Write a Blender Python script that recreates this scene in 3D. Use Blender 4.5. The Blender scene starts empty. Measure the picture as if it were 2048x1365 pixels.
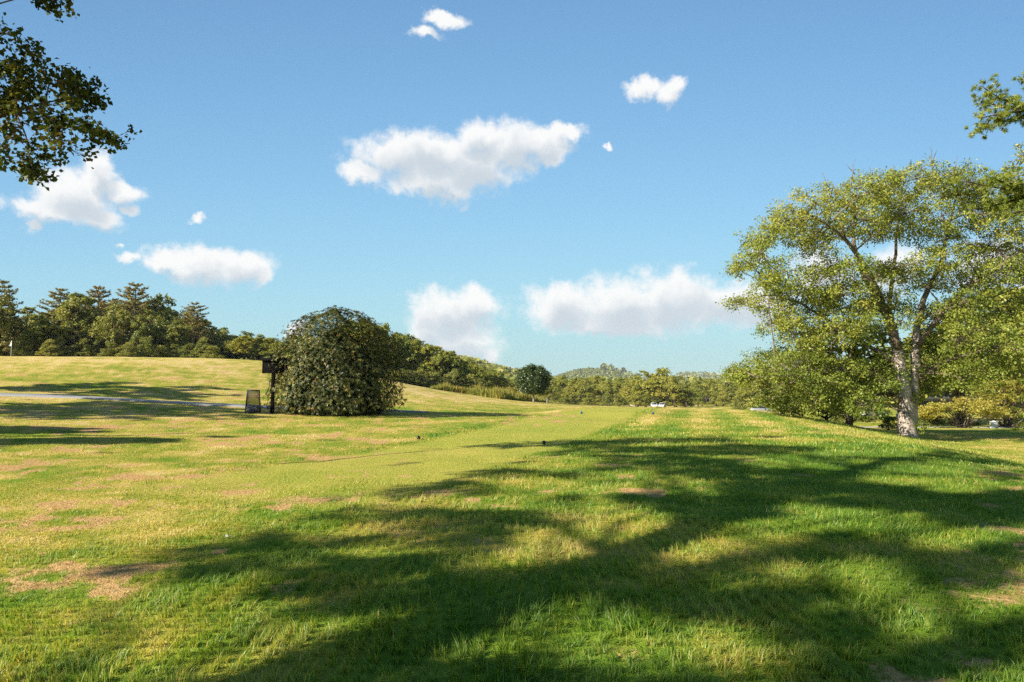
import bpy, math
import numpy as np
from mathutils import Vector

scene = bpy.context.scene
COL = scene.collection
RNG = np.random.default_rng(11)

# ------------------------------------------------------------------ camera
F = 1365.0                       # focal length in pixels of the 2048 wide frame
EYE = 1.6
TILT = math.atan(107.5 / F)
cam_data = bpy.data.cameras.new('camera')
cam_data.sensor_width = 36.0
cam_data.lens = 24.0
cam_data.clip_start = 0.05
cam_data.clip_end = 30000.0
cam = bpy.data.objects.new('camera', cam_data)
cam.location = (0, 0, EYE)
cam.rotation_euler = (math.radians(90) + TILT, 0, 0)
COL.objects.link(cam)
scene.camera = cam

# ------------------------------------------------------------------ sun, sky, exposure
SUN_EL = math.radians(28.0)
SUN_AZ = math.radians(240.0)     # clockwise from +Y: behind the camera, to its left
SUN_DIR = np.array([math.sin(SUN_AZ) * math.cos(SUN_EL), math.cos(SUN_AZ) * math.cos(SUN_EL), math.sin(SUN_EL)])
sun_data = bpy.data.lights.new('sun', 'SUN')
sun_data.energy = 4.6
sun_data.angle = math.radians(0.53)
sun_data.color = (1.0, 0.92, 0.79)
sun = bpy.data.objects.new('sun', sun_data)
sun.rotation_euler = Vector(SUN_DIR).to_track_quat('Z', 'Y').to_euler()
sun.location = (-60, -40, 60)
COL.objects.link(sun)

vs = scene.view_settings
vs.view_transform = 'Standard'
vs.look = 'None'
vs.exposure = 1.33
vs.gamma = 1.0
vs.use_curve_mapping = False
scene.render.film_transparent = False
cy = scene.cycles
cy.max_bounces = 6
cy.diffuse_bounces = 3
cy.glossy_bounces = 2
cy.transmission_bounces = 3
cy.transparent_max_bounces = 6
cy.volume_bounces = 0
cy.caustics_reflective = False
cy.caustics_refractive = False
cy.use_denoising = False
cy.denoiser = 'OPENIMAGEDENOISE'
cy.denoising_input_passes = 'RGB_ALBEDO_NORMAL'
cy.denoising_prefilter = 'ACCURATE'
cy.sample_clamp_indirect = 4.0


def pix_dir(px, py):
    """world direction of pixel (2048 x 1365 frame) with y component 1"""
    a = (px - 1024.0) / F
    v = (682.5 - py) / F
    d = np.array([a, math.cos(TILT) - v * math.sin(TILT), math.sin(TILT) + v * math.cos(TILT)])
    return d / d[1]


def at(px, py, Y):
    d = pix_dir(px, py) * Y
    return np.array([d[0], d[1], d[2] + EYE])


def project(P):
    """world points (n,3) -> pixel coordinates and depth"""
    P = np.atleast_2d(P)
    x = P[:, 0]
    y = P[:, 1]
    z = P[:, 2] - EYE
    fw = y * math.cos(TILT) + z * math.sin(TILT)
    up = -y * math.sin(TILT) + z * math.cos(TILT)
    s = np.where(np.abs(fw) < 1e-6, 1e-6, fw)
    return 1024.0 + F * x / s, 682.5 - F * up / s, fw


def az_el(px, py):
    d = pix_dir(px, py)
    return math.atan2(d[0], d[1]), math.atan2(d[2], math.hypot(d[0], d[1]))


# ------------------------------------------------------------------ world: Nishita sky with fair weather clouds
class NT:
    def __init__(self, tree):
        self.t = tree

    def node(self, kind, **kw):
        n = self.t.nodes.new(kind)
        for k, v in kw.items():
            setattr(n, k, v)
        return n

    def put(self, sock, v):
        if isinstance(v, bpy.types.NodeSocket):
            self.t.links.new(v, sock)
        elif v is not None:
            sock.default_value = v

    def math(self, op, a, b=None, c=None, clamp=False):
        n = self.node('ShaderNodeMath', operation=op)
        n.use_clamp = clamp
        self.put(n.inputs[0], a)
        if b is not None:
            self.put(n.inputs[1], b)
        if c is not None:
            self.put(n.inputs[2], c)
        return n.outputs[0]

    def vmath(self, op, a, b=None, out=0, scale=None):
        n = self.node('ShaderNodeVectorMath', operation=op)
        self.put(n.inputs[0], a)
        if b is not None:
            self.put(n.inputs[1], b)
        if scale is not None:
            self.put(n.inputs['Scale'], scale)
        return n.outputs[out]

    def noise(self, vec, scale, detail=2.0, rough=0.5, dim='3D', out=0, distortion=0.0):
        n = self.node('ShaderNodeTexNoise', noise_dimensions=dim)
        if vec is not None:
            self.put(n.inputs['Vector'], vec)
        n.inputs['Scale'].default_value = scale
        n.inputs['Detail'].default_value = detail
        n.inputs['Roughness'].default_value = rough
        n.inputs['Distortion'].default_value = distortion
        return n.outputs[out]

    def ramp(self, fac, stops, interp='LINEAR'):
        n = self.node('ShaderNodeValToRGB')
        cr = n.color_ramp
        cr.interpolation = interp
        while len(cr.elements) < len(stops):
            cr.elements.new(0.5)
        for e, (p, c) in zip(cr.elements, stops):
            e.position = p
            e.color = (c[0], c[1], c[2], 1.0)
        self.put(n.inputs[0], fac)
        return n.outputs[0]

    def mix(self, fac, a, b, blend='MIX'):
        n = self.node('ShaderNodeMix', data_type='RGBA', blend_type=blend)
        self.put(n.inputs[0], fac)
        self.put(n.inputs[6], a if isinstance(a, bpy.types.NodeSocket) else (*a, 1.0))
        self.put(n.inputs[7], b if isinstance(b, bpy.types.NodeSocket) else (*b, 1.0))
        return n.outputs[2]

    def smooth(self, x, lo, hi):
        n = self.node('ShaderNodeMapRange', interpolation_type='SMOOTHSTEP')
        self.put(n.inputs[0], x)
        n.inputs[1].default_value = lo
        n.inputs[2].default_value = hi
        return n.outputs[0]


CLOUDS = [  # px, py, rx, ry, strength
    (860, 312, 120, 52, 1), (795, 312, 95, 50, 1), (945, 335, 95, 52, 1), (725, 348, 50, 22, 1), (965, 280, 62, 42, 1),
    (1025, 292, 75, 50, 1), (1090, 285, 55, 32, 1), (1132, 266, 36, 22, 1), (870, 365, 95, 34, 1), (1110, 312, 26, 26, .9),
    (150, 395, 95, 62, 1), (207, 345, 36, 44, 1), (80, 418, 80, 30, 1), (180, 438, 75, 32, 1), (250, 380, 42, 26, 1), (266, 420, 26, 16, .9), (60, 452, 18, 22, .8),
    (398, 440, 22, 16, .75), (252, 522, 34, 15, .8), (236, 500, 13, 10, .65),
    (400, 530, 85, 36, 1), (475, 532, 75, 36, 1), (330, 522, 48, 24, 1), (525, 552, 34, 24, .7),
    (900, 630, 88, 56, 1), (950, 612, 55, 40, 1), (855, 662, 55, 40, .9), (925, 690, 80, 42, .95), (985, 712, 30, 24, .8), (590, 662, 26, 26, .9),
    (1125, 615, 85, 52, 1), (1250, 612, 115, 60, 1), (1350, 600, 95, 60, 1), (1440, 612, 95, 50, 1), (1235, 648, 130, 30, 1), (1500, 606, 85, 46, 1),
    (1515, 512, 22, 22, .8), (1640, 560, 70, 60, .9), (1780, 540, 90, 50, .8), (1985, 540, 100, 70, .9), (2070, 560, 70, 60, 1),
    (885, 38, 48, 18, .95), (852, 70, 34, 18, .8), (1288, 178, 42, 24, 1), (1343, 182, 32, 26, 1), (1215, 297, 12, 12, .6),
]


def build_world():
    w = bpy.data.worlds.new('World')
    scene.world = w
    w.use_nodes = True
    t = w.node_tree
    t.nodes.clear()
    N = NT(t)
    sky = N.node('ShaderNodeTexSky', sky_type='NISHITA')
    sky.sun_disc = False
    sky.sun_elevation = SUN_EL
    sky.sun_rotation = SUN_AZ
    sky.altitude = 600.0
    sky.air_density = 0.7
    sky.dust_density = 0.7
    sky.ozone_density = 2.5
    tc = N.node('ShaderNodeTexCoord')
    d = N.vmath('NORMALIZE', tc.outputs['Generated'])
    sep = N.node('ShaderNodeSeparateXYZ')
    N.put(sep.inputs[0], d)
    az = N.math('ARCTAN2', sep.outputs[0], sep.outputs[1])
    el = N.math('ARCSINE', sep.outputs[2])
    per = math.pi / 3
    azw = N.math('WRAP', az, per, -per)          # the cloud field goes on round the whole sky
    comb = N.node('ShaderNodeCombineXYZ')
    N.put(comb.inputs[0], azw)
    N.put(comb.inputs[1], el)
    p = comb.outputs[0]
    warp = N.noise(p, 16.0, 5.0, 0.62, dim='2D', out=1)
    wv = N.vmath('SUBTRACT', warp, (0.5, 0.5, 0.5))
    wv = N.vmath('SCALE', wv, scale=0.046)
    q = N.vmath('ADD', p, wv)
    # view direction flattened for the sky lookup, to even its gradient
    lift = N.node('ShaderNodeCombineXYZ')
    N.put(lift.inputs[0], N.math('MULTIPLY', sep.outputs[0], 0.10))
    N.put(lift.inputs[1], sep.outputs[1])
    N.put(lift.inputs[2], N.math('MULTIPLY_ADD', N.math('MAXIMUM', sep.outputs[2], 0.0), 0.30, 0.0))
    N.put(sky.inputs[0], N.vmath('NORMALIZE', lift.outputs[0]))
    dens = None
    above = None
    qu = N.vmath('ADD', q, (-0.006, 0.020, 0.0))
    for px, py, rx, ry, s in CLOUDS:
        a, e = az_el(px, py)
        ra = abs(az_el(px + rx, py)[0] - az_el(px - rx, py)[0]) / 2 * 1.08
        re = abs(az_el(px, py - ry)[1] - az_el(px, py + ry)[1]) / 2 * 1.08
        o = N.vmath('SUBTRACT', q, (a, e, 0))
        o = N.vmath('MULTIPLY', o, (1 / ra, 1 / re, 0))
        r = N.vmath('LENGTH', o, out=1)
        v = N.math('SUBTRACT', float(s), r)
        dens = v if dens is None else N.math('SMOOTH_MAX', dens, v, 0.22)
        o2 = N.vmath('MULTIPLY', N.vmath('SUBTRACT', qu, (a, e, 0)), (1 / ra, 1 / re, 0))
        v2 = N.math('SUBTRACT', float(s), N.vmath('LENGTH', o2, out=1))
        above = v2 if above is None else N.math('MAXIMUM', above, v2)
    fine = N.noise(p, 36.0, 8.0, 0.62, dim='2D')
    fine = N.math('SUBTRACT', fine, 0.5)
    dd = N.math('MULTIPLY_ADD', fine, 1.0, dens)
    alpha = N.smooth(dd, -0.17, 0.50)
    big = N.noise(q, 17.0, 4.0, 0.55, dim='2D')
    thick = N.smooth(N.math('MULTIPLY_ADD', N.math('SUBTRACT', big, .5), .7, above), -0.05, 0.85)
    cloud = N.mix(thick, (0.98, 0.98, 0.97), (0.61, 0.68, 0.745))  # grey where cloud lies above: underside shade put into the colour
    cloud = N.vmath('SCALE', cloud, scale=7.3)
    hs = N.node('ShaderNodeHueSaturation')
    hs.inputs['Saturation'].default_value = 1.0
    N.put(hs.inputs['Color'], sky.outputs[0])
    tint = N.vmath('MULTIPLY', hs.outputs[0], (0.76, 0.965, 1.0))
    alpha = N.math('MULTIPLY', alpha, 0.97)
    colr = N.mix(alpha, tint, cloud)
    bg = N.node('ShaderNodeBackground')
    N.put(bg.inputs[0], colr)
    bg.inputs[1].default_value = 0.055
    out = N.node('ShaderNodeOutputWorld')
    t.links.new(bg.outputs[0], out.inputs[0])
    w.cycles.sampling_method = 'MANUAL'
    w.cycles.sample_map_resolution = 512


build_world()


# ------------------------------------------------------------------ numeric helpers
def smoothstep(lo, hi, x):
    t = np.clip((np.asarray(x, float) - lo) / (hi - lo), 0, 1)
    return t * t * (3 - 2 * t)


def _hash(i, j, seed):
    h = (i.astype(np.int64) * 374761393 + j.astype(np.int64) * 668265263 + seed * 974711) & 0xffffffff
    h = ((h ^ (h >> 13)) * 1274126177) & 0xffffffff
    h = (h ^ (h >> 16)) & 0xffffffff
    return h / 4294967295.0


def vnoise(x, y, seed=0):
    x = np.asarray(x, float)
    y = np.asarray(y, float)
    i = np.floor(x)
    j = np.floor(y)
    u = x - i
    v = y - j
    u = u * u * (3 - 2 * u)
    v = v * v * (3 - 2 * v)
    a = _hash(i, j, seed)
    b = _hash(i + 1, j, seed)
    c = _hash(i, j + 1, seed)
    d = _hash(i + 1, j + 1, seed)
    return (a * (1 - u) + b * u) * (1 - v) + (c * (1 - u) + d * u) * v


def fbm(x, y, seed=0, oct=4):
    s = 0
    amp = 1.0
    tot = 0
    for k in range(oct):
        s = s + amp * vnoise(np.asarray(x) * 2 ** k, np.asarray(y) * 2 ** k, seed + 17 * k)
        tot += amp
        amp *= 0.5
    return s / tot


def unit(v):
    return v / np.maximum(np.linalg.norm(v, axis=-1, keepdims=True), 1e-9)


# ------------------------------------------------------------------ terrain
TX = np.array([-160, -86, -46, -31, -18, -8, 2, 15, 40, 100], float)
TY = np.array([-60, 0, 12, 25, 42, 70, 115, 150, 220, 400], float)
TZ = np.array([
    [1.5, 1.0, .6, .4, .15, 0, 0, 0, 0, 0],
    [1.5, 1.0, .6, .4, .15, 0, 0, 0, 0, 0],
    [1.8, 1.2, .8, .5, .15, 0, 0, 0, 0, 0],
    [2.2, 1.8, 1.3, .9, .42, .12, .02, 0, 0, 0],
    [3.4, 3.0, 2.1, 1.6, .98, .62, .30, .08, 0, 0],
    [6.0, 5.5, 4.6, 3.4, 2.0, 1.1, .42, .1, 0, 0],
    [8.4, 7.9, 7.55, 6.1, 3.4, 1.7, .5, -.3, -1.5, -2],
    [8.6, 8.0, 7.2, 5.0, 2.8, 1.2, 0, -1, -2, -2.4],
    [9.0, 8.0, 6.5, 4.5, 2.5, 1.0, -1, -2, -2.4, -2.6],
    [14, 12, 9, 7, 5, 2, -2, -2.8, -3, -3]], float)
AX = 0.28
AN = math.hypot(1, AX)


def cross_n(x, y):
    return (x - AX * y + 7.0) / AN


def along_s(x, y):
    return (AX * (x + 7.0) + y) / AN


def _cr(k, t):
    n = len(k)
    i = np.clip(np.searchsorted(k, t) - 1, 0, n - 2)
    u = np.clip((t - k[i]) / (k[i + 1] - k[i]), 0, 1)
    return i, u


def _hermite(f, k, i, u):
    """f(j) -> values at knot index j; finite-difference cubic Hermite"""
    n = len(k)
    i0 = np.maximum(i - 1, 0)
    i2 = np.minimum(i + 1, n - 1)
    i3 = np.minimum(i + 2, n - 1)
    p0, p1, p2, p3 = f(i0), f(i), f(i2), f(i3)
    h = k[i2] - k[i]
    m1 = (p2 - p0) / np.maximum(k[i2] - k[i0], 1e-6) * h
    m2 = (p3 - p1) / np.maximum(k[i3] - k[i], 1e-6) * h
    u2 = u * u
    u3 = u2 * u
    return (2 * u3 - 3 * u2 + 1) * p1 + (u3 - 2 * u2 + u) * m1 + (-2 * u3 + 3 * u2) * p2 + (u3 - u2) * m2


HILLS = [  # centre px, depth, peak px row, half width px, depth radius
    (1180, 2200, 740, 110, 420), (1030, 900, 750, 90, 220), (900, 900, 742, 160, 240),
    (1385, 3000, 753, 75, 500), (1448, 3200, 758, 60, 500), (1300, 3000, 764, 150, 500), (1560, 2600, 766, 160, 500),
    (1850, 2200, 765, 300, 400), (600, 1500, 735, 300, 300), (200, 1500, 720, 300, 300),
]


def height(x, y):
    x = np.asarray(x, float)
    y = np.asarray(y, float)
    xc = np.clip(x, TX[0], TX[-1])
    yc = np.clip(y, TY[0], TY[-1])
    i, u = _cr(TX, xc)
    j, v = _cr(TY, yc)

    def row(jj):
        return _hermite(lambda ii: TZ[jj, ii], TX, i, u)
    z = _hermite(row, TY, j, v)
    n = cross_n(x, y)
    s = along_s(x, y)
    z = z - 1.95 * smoothstep(10.5, 25.5, n) * (1 - smoothstep(95, 140, y)) * smoothstep(-30, 0, y)
    z = z + 0.22 * smoothstep(44, 50, s) * (1 - smoothstep(72, 80, s)) * smoothstep(-5.0, -2.6, n) * (1 - smoothstep(3.0, 5.5, n))
    r = np.hypot(x, y)
    z = z + (fbm(x * .22, y * .22, 3, 3) - .5) * 0.16 * smoothstep(2, 9, r) + (fbm(x * 1.3, y * 1.3, 5, 2) - .5) * 0.045
    z = z + (fbm(x * .02, y * .02, 8, 3) - .5) * 1.6 * smoothstep(120, 300, r)
    hz = np.zeros_like(z)
    for px, D, py, hw, dr in HILLS:
        c = at(px, py, D)
        wx = hw * D / F
        g = np.exp(-((x - c[0]) / wx) ** 2 - ((y - D) / dr) ** 2)
        hz = np.maximum(hz, np.where(g > 1e-3, g * (c[2] - 6.0), 0))
    return z + hz


def gz(x, y):
    return float(height(np.array([x]), np.array([y]))[0])


def ground_hit(px, py, ymax=400):
    """first ground point seen at a pixel, by marching"""
    d = pix_dir(px, py)
    ys = np.geomspace(1.5, ymax, 900)
    zz = EYE + d[2] * ys
    hh = height(d[0] * ys, ys)
    k = np.argmax(zz < hh)
    if not (zz < hh).any():
        k = len(ys) - 1
    return np.array([d[0] * ys[k], ys[k], hh[k]])


# ------------------------------------------------------------------ what the turf is like, in ground coordinates
BARE_PX = [  # px, py, rx, ry, strength
    (60, 1165, 170, 30, .95), (240, 1138, 150, 22, .9), (430, 1102, 90, 14, .95), (130, 1245, 80, 22, .85), (20, 1200, 60, 20, .8), (640, 1002, 130, 13, .8),
    (560, 1178, 45, 22, .8), (330, 1030, 120, 14, .5), (200, 1070, 110, 16, .45), (1090, 966, 60, 9, .75), (560, 972, 170, 9, .65), (420, 938, 110, 7, .6), (300, 940, 60, 6, .5), (760, 950, 110, 8, .6),
    (700, 915, 60, 5, .6), (640, 884, 40, 4, .6), (540, 905, 60, 5, .5), (1060, 838, 130, 9, .75), (1140, 832, 60, 6, .6), (960, 846, 60, 5, .5), (1240, 1310, 90, 26, .5), (2010, 945, 70, 38, .85), (1960, 915, 60, 14, .6),
    (1180, 842, 50, 4, .5), (1300, 910, 60, 8, .5), (960, 1075, 60, 16, .4), (1480, 1080, 40, 12, .35), (1720, 1150, 60, 14, .3), (1500, 850, 60, 4, .3), (150, 783, 45, 4, .7), (1000, 930, 40, 5, .4),
    (1900, 1290, 120, 40, .45), (850, 1330, 70, 26, .4), (330, 880, 80, 5, .4), (100, 868, 60, 5, .35), (750, 990, 60, 10, .7),
]
BARE = []
for px, py, rx, ry, s in BARE_PX:
    g = ground_hit(px, py)
    a = ground_hit(px, py - ry)
    b = ground_hit(px, py + ry)
    BARE.append((g[0], g[1], rx * g[1] / F, max(abs(a[1] - b[1]) / 2, 0.2), s, pix_dir(px, py)[0]))


def turf(x, y):
    """dryness 0..1, bareness 0..1, tee mask 0..1"""
    n = cross_n(x, y)
    s = along_s(x, y)
    r = np.hypot(x, y)
    wob = (fbm(x * .5, y * .5, 21, 3) - .5) * 1.1
    tee = smoothstep(-2.9, -2.3, n + wob * .6) * (1 - smoothstep(2.1, 2.5, n + wob * .35)) * smoothstep(10, 15, s + wob * 3) * (1 - smoothstep(80, 84, s))
    left = 1 - smoothstep(-4.0, 3.5, n + wob)
    big = fbm(x * .11, y * .11, 31, 4)
    mid = fbm(x * .7, y * .7, 41, 4)
    fin = fbm(x * 3.1, y * 3.1, 51, 3)
    dry = 0.36 + 0.16 * left + (big - .5) * .7 + (mid - .5) * .95 + (fin - .5) * .7
    dry = dry + 0.12 * smoothstep(14, 40, r) * left
    stripe = np.sin(n * 2 * math.pi / 3.1 + 0.8) * smoothstep(24, 40, s) * smoothstep(2.4, 3.2, n) * (1 - smoothstep(12, 15, n))
    dry = dry + 0.20 * stripe + 0.20 * smoothstep(22, 50, s) * smoothstep(2.5, 4, n)
    dry = dry * (1 - tee) + tee * (0.50 + (big - .5) * .35 + (mid - .5) * .45)
    dry = dry + .16 * np.exp(-((x + 2.3) / 1.6) ** 2 - ((y - 4.6) / 1.5) ** 2)
    bare = np.zeros_like(x, float)
    jag = (fbm(x * 1.3, y * 1.3, 61, 4) - .5) * 3.2 + (fbm(x * 5, y * 5, 63, 3) - .5) * 2.2
    for bx, by, rx, ry, st, u in BARE:
        dx = (x - u * y) / rx          # patches drawn out along the slope they lie on
        dy = (y - by) / ry
        q = np.sqrt(dx * dx + dy * dy)
        v = st * (1 - smoothstep(0.1, 1.35, q + jag * .6))
        bare = np.maximum(bare, v)
    sc = (fbm(x * .9, y * .9, 71, 4) - .5) + (big - .5) * .5
    bare = np.maximum(bare, 0.85 * smoothstep(.14, .28, sc + .12 * left - .03) * (1 - .5 * tee) * (1 - smoothstep(60, 150, r)))
    flk = fbm(x * 3.3, y * 3.3, 81, 3) * .55 + fbm(x * 1.1, y * 1.1, 83, 2) * .45
    bare = bare * (.12 + .95 * smoothstep(.43, .60, flk))
    return np.clip(dry, 0, 1), np.clip(bare, 0, 1), np.clip(tee, 0, 1)


# ------------------------------------------------------------------ mesh helpers
def np_mesh(name, V, faces, attrs=None, smooth=False):
    """V (n,3); faces: list of (m,k) int arrays; attrs: name -> per-face floats (in the order of faces) or per-point when prefixed '.'"""
    me = bpy.data.meshes.new(name)
    V = np.asarray(V, np.float32)
    me.vertices.add(len(V))
    me.vertices.foreach_set('co', V.ravel())
    idx = np.concatenate([np.asarray(f, np.int32).ravel() for f in faces])
    tot = np.concatenate([np.full(len(f), f.shape[1], np.int32) for f in faces])
    start = np.concatenate([[0], np.cumsum(tot)[:-1]]).astype(np.int32)
    me.loops.add(len(idx))
    me.loops.foreach_set('vertex_index', idx)
    me.polygons.add(len(tot))
    me.polygons.foreach_set('loop_start', start)
    me.update(calc_edges=True)
    if smooth:
        me.polygons.foreach_set('use_smooth', np.ones(len(tot), bool))
    for k, v in (attrs or {}).items():
        if k[0] == '.':
            a = me.attributes.new(k[1:], 'FLOAT', 'POINT')
        else:
            a = me.attributes.new(k, 'FLOAT', 'FACE')
        a.data.foreach_set('value', np.asarray(v, np.float32))
    return me


class Geo:
    """collects solid shapes for one mesh"""

    def __init__(self):
        self.V = []
        self.Q = []
        self.T = []
        self.n = 0

    def add(self, V, quads=None, tris=None):
        V = np.asarray(V, float)
        if quads is not None and len(quads):
            self.Q.append(np.asarray(quads, int) + self.n)
        if tris is not None and len(tris):
            self.T.append(np.asarray(tris, int) + self.n)
        self.V.append(V)
        self.n += len(V)

    def tube(self, P, R, k=6, cap=True):
        P = np.asarray(P, float)
        R = np.broadcast_to(np.asarray(R, float), (len(P),))
        T = np.gradient(P, axis=0)
        T = unit(T)
        ref = np.where(np.abs(T[:, 2:3]) > .9, np.array([[1., 0, 0]]), np.array([[0, 0, 1.]]))
        A = unit(np.cross(T, ref))
        B = np.cross(T, A)
        ang = np.arange(k) * 2 * math.pi / k
        ring = A[:, None, :] * np.cos(ang)[None, :, None] + B[:, None, :] * np.sin(ang)[None, :, None]
        V = (P[:, None, :] + ring * R[:, None, None]).reshape(-1, 3)
        m = len(P)
        i = np.arange(m - 1)[:, None] * k
        j = np.arange(k)[None, :]
        j2 = (j + 1) % k
        q = np.stack([i + j, i + j2, i + k + j2, i + k + j], -1).reshape(-1, 4)
        tr = []
        if cap:
            V = np.vstack([V, P[0], P[-1]])
            for a in range(k):
                tr.append((m * k, (a + 1) % k, a))
                tr.append((m * k + 1, (m - 1) * k + a, (m - 1) * k + (a + 1) % k))
        self.add(V, q, tr)

    def box(self, c, s, rz=0.0, bevel=0.0):
        c = np.asarray(c, float)
        h = np.asarray(s, float) / 2
        if bevel <= 0:
            V = np.array([[x, y, z] for x in (-1, 1) for y in (-1, 1) for z in (-1, 1)], float) * h
            q = [(0, 1, 3, 2), (4, 6, 7, 5), (0, 4, 5, 1), (2, 3, 7, 6), (0, 2, 6, 4), (1, 5, 7, 3)]
        else:
            b = bevel
            # octagonal section lofted with narrower end rings
            def ring(z, ins):
                hx, hy = h[0] - ins, h[1] - ins
                return [(-hx + b, -hy, z), (hx - b, -hy, z), (hx, -hy + b, z), (hx, hy - b, z), (hx - b, hy, z), (-hx + b, hy, z), (-hx, hy - b, z), (-hx, -hy + b, z)]
            V = np.array(ring(-h[2], b * .6) + ring(-h[2] + b, 0) + ring(h[2] - b, 0) + ring(h[2], b * .6), float)
            q = []
            for L in range(3):
                for a in range(8):
                    q.append((L * 8 + a, L * 8 + (a + 1) % 8, L * 8 + 8 + (a + 1) % 8, L * 8 + 8 + a))
            q += [(7, 2, 1, 0), (7, 6, 3, 2), (6, 5, 4, 3), (24, 25, 26, 31), (31, 26, 27, 30), (30, 27, 28, 29)]
        if rz:
            cz, sz = math.cos(rz), math.sin(rz)
            V = V @ np.array([[cz, sz, 0], [-sz, cz, 0], [0, 0, 1]])
        self.add(V + c, q)

    def sphere(self, c, r, seg=20, rings=12, squash=(1, 1, 1)):
        th = np.linspace(0, math.pi, rings + 1)[1:-1]
        ph = np.arange(seg) * 2 * math.pi / seg
        V = np.stack([np.sin(th)[:, None] * np.cos(ph)[None], np.sin(th)[:, None] * np.sin(ph)[None], np.cos(th)[:, None] * np.ones(seg)[None]], -1).reshape(-1, 3)
        V = np.vstack([V, [0, 0, 1], [0, 0, -1]]) * r * np.asarray(squash) + np.asarray(c)
        q = []
        t = []
        for i in range(rings - 2):
            for j in range(seg):
                q.append((i * seg + j, (i + 1) * seg + j, (i + 1) * seg + (j + 1) % seg, i * seg + (j + 1) % seg))
        nT, nB = len(V) - 2, len(V) - 1
        for j in range(seg):
            t.append((nT, j, (j + 1) % seg))
            t.append((nB, (rings - 2) * seg + (j + 1) % seg, (rings - 2) * seg + j))
        self.add(V, q, t)

    def prism(self, prof, x0, x1, flip=False):
        """profile in (y, z) pushed along x"""
        p = np.asarray(prof, float)
        m = len(p)
        V = np.vstack([np.c_[np.full(m, x0), p], np.c_[np.full(m, x1), p]])
        q = [(i, (i + 1) % m, m + (i + 1) % m, m + i) for i in range(m)]
        V = np.vstack([V, [x0, *p.mean(0)], [x1, *p.mean(0)]])
        t = []
        for i in range(m):
            t.append((2 * m, (i + 1) % m, i))
            t.append((2 * m + 1, m + i, m + (i + 1) % m))
        self.add(V, q, t)

    def mesh(self, name, smooth=False):
        V = np.vstack(self.V)
        faces = []
        if self.Q:
            faces.append(np.vstack(self.Q))
        if self.T:
            faces.append(np.vstack(self.T))
        return np_mesh(name, V, faces, smooth=smooth)


def obj(name, me, mat=None, parent=None, loc=None):
    o = bpy.data.objects.new(name, me)
    COL.objects.link(o)
    if mat is not None and not me.materials:
        me.materials.append(mat)
    if parent is not None:
        o.parent = parent
    if loc is not None:
        o.location = loc
    return o


def thing(name, label, cat, loc=(0, 0, 0), rz=0.0, group=None, scale=None):
    o = bpy.data.objects.new(name, None)
    o.empty_display_size = 0.3
    COL.objects.link(o)
    o.location = loc
    o.rotation_euler = (0, 0, rz)
    if scale is not None:
        o.scale = scale
    return tag(o, label, cat, group)


def tag(o, label, cat, group=None, kind=None):
    o['label'] = label
    o['category'] = cat
    if group:
        o['group'] = group
    if kind:
        o['kind'] = kind
    return o


def structure(name, me, mat):
    o = obj(name, me, mat)
    o['kind'] = 'structure'
    return o


# ------------------------------------------------------------------ materials
def new_mat(name):
    m = bpy.data.materials.new(name)
    m.use_nodes = True
    t = m.node_tree
    t.nodes.clear()
    return m, NT(t)


def finish(m, N, shader, disp=None):
    out = N.node('ShaderNodeOutputMaterial')
    N.t.links.new(shader, out.inputs[0])
    return m


def plain_mat(name, col, rough=0.6, metal=0.0, var=0.12, scale=6.0, bump=0.0, spec=0.5):
    m, N = new_mat(name)
    tc = N.node('ShaderNodeTexCoord')
    nz = N.noise(tc.outputs['Object'], scale, 4.0, 0.6)
    c = N.mix(nz, tuple(v * (1 - var) for v in col), tuple(min(1, v * (1 + var)) for v in col))
    b = N.node('ShaderNodeBsdfPrincipled')
    N.put(b.inputs['Base Color'], c)
    b.inputs['Roughness'].default_value = rough
    b.inputs['Metallic'].default_value = metal
    b.inputs['Specular IOR Level'].default_value = spec
    if bump:
        bp = N.node('ShaderNodeBump')
        bp.inputs['Strength'].default_value = bump
        N.put(bp.inputs['Height'], nz)
        N.put(b.inputs['Normal'], bp.outputs[0])
    return finish(m, N, b.outputs[0])


def leaf_mat(name, stops, transl=0.35, gloss=0.12, rough=0.45, objvar=0.12):
    """stops: colour ramp over the leaf's own tint"""
    m, N = new_mat(name)
    at_ = N.node('ShaderNodeAttribute', attribute_name='tint')
    oi = N.node('ShaderNodeObjectInfo')
    f = N.math('MULTIPLY_ADD', N.math('SUBTRACT', oi.outputs['Random'], 0.5), objvar * 2, at_.outputs['Fac'])
    f = N.math('MINIMUM', N.math('MAXIMUM', f, 0.0), 1.0)
    c = N.ramp(f, stops)
    d = N.node('ShaderNodeBsdfDiffuse')
    N.put(d.inputs[0], c)
    t = N.node('ShaderNodeBsdfTranslucent')
    N.put(t.inputs[0], N.vmath('MULTIPLY', c, (1.25, 1.15, 0.55)))
    mx = N.node('ShaderNodeMixShader')
    mx.inputs[0].default_value = transl
    N.t.links.new(d.outputs[0], mx.inputs[1])
    N.t.links.new(t.outputs[0], mx.inputs[2])
    g = N.node('ShaderNodeBsdfGlossy')
    g.inputs['Roughness'].default_value = rough
    g.inputs[0].default_value = (0.9, 0.95, 0.85, 1)
    gm = N.node('ShaderNodeMixShader')
    gm.inputs[0].default_value = gloss * .5
    N.t.links.new(mx.outputs[0], gm.inputs[1])
    N.t.links.new(g.outputs[0], gm.inputs[2])
    return finish(m, N, gm.outputs[0])


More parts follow.
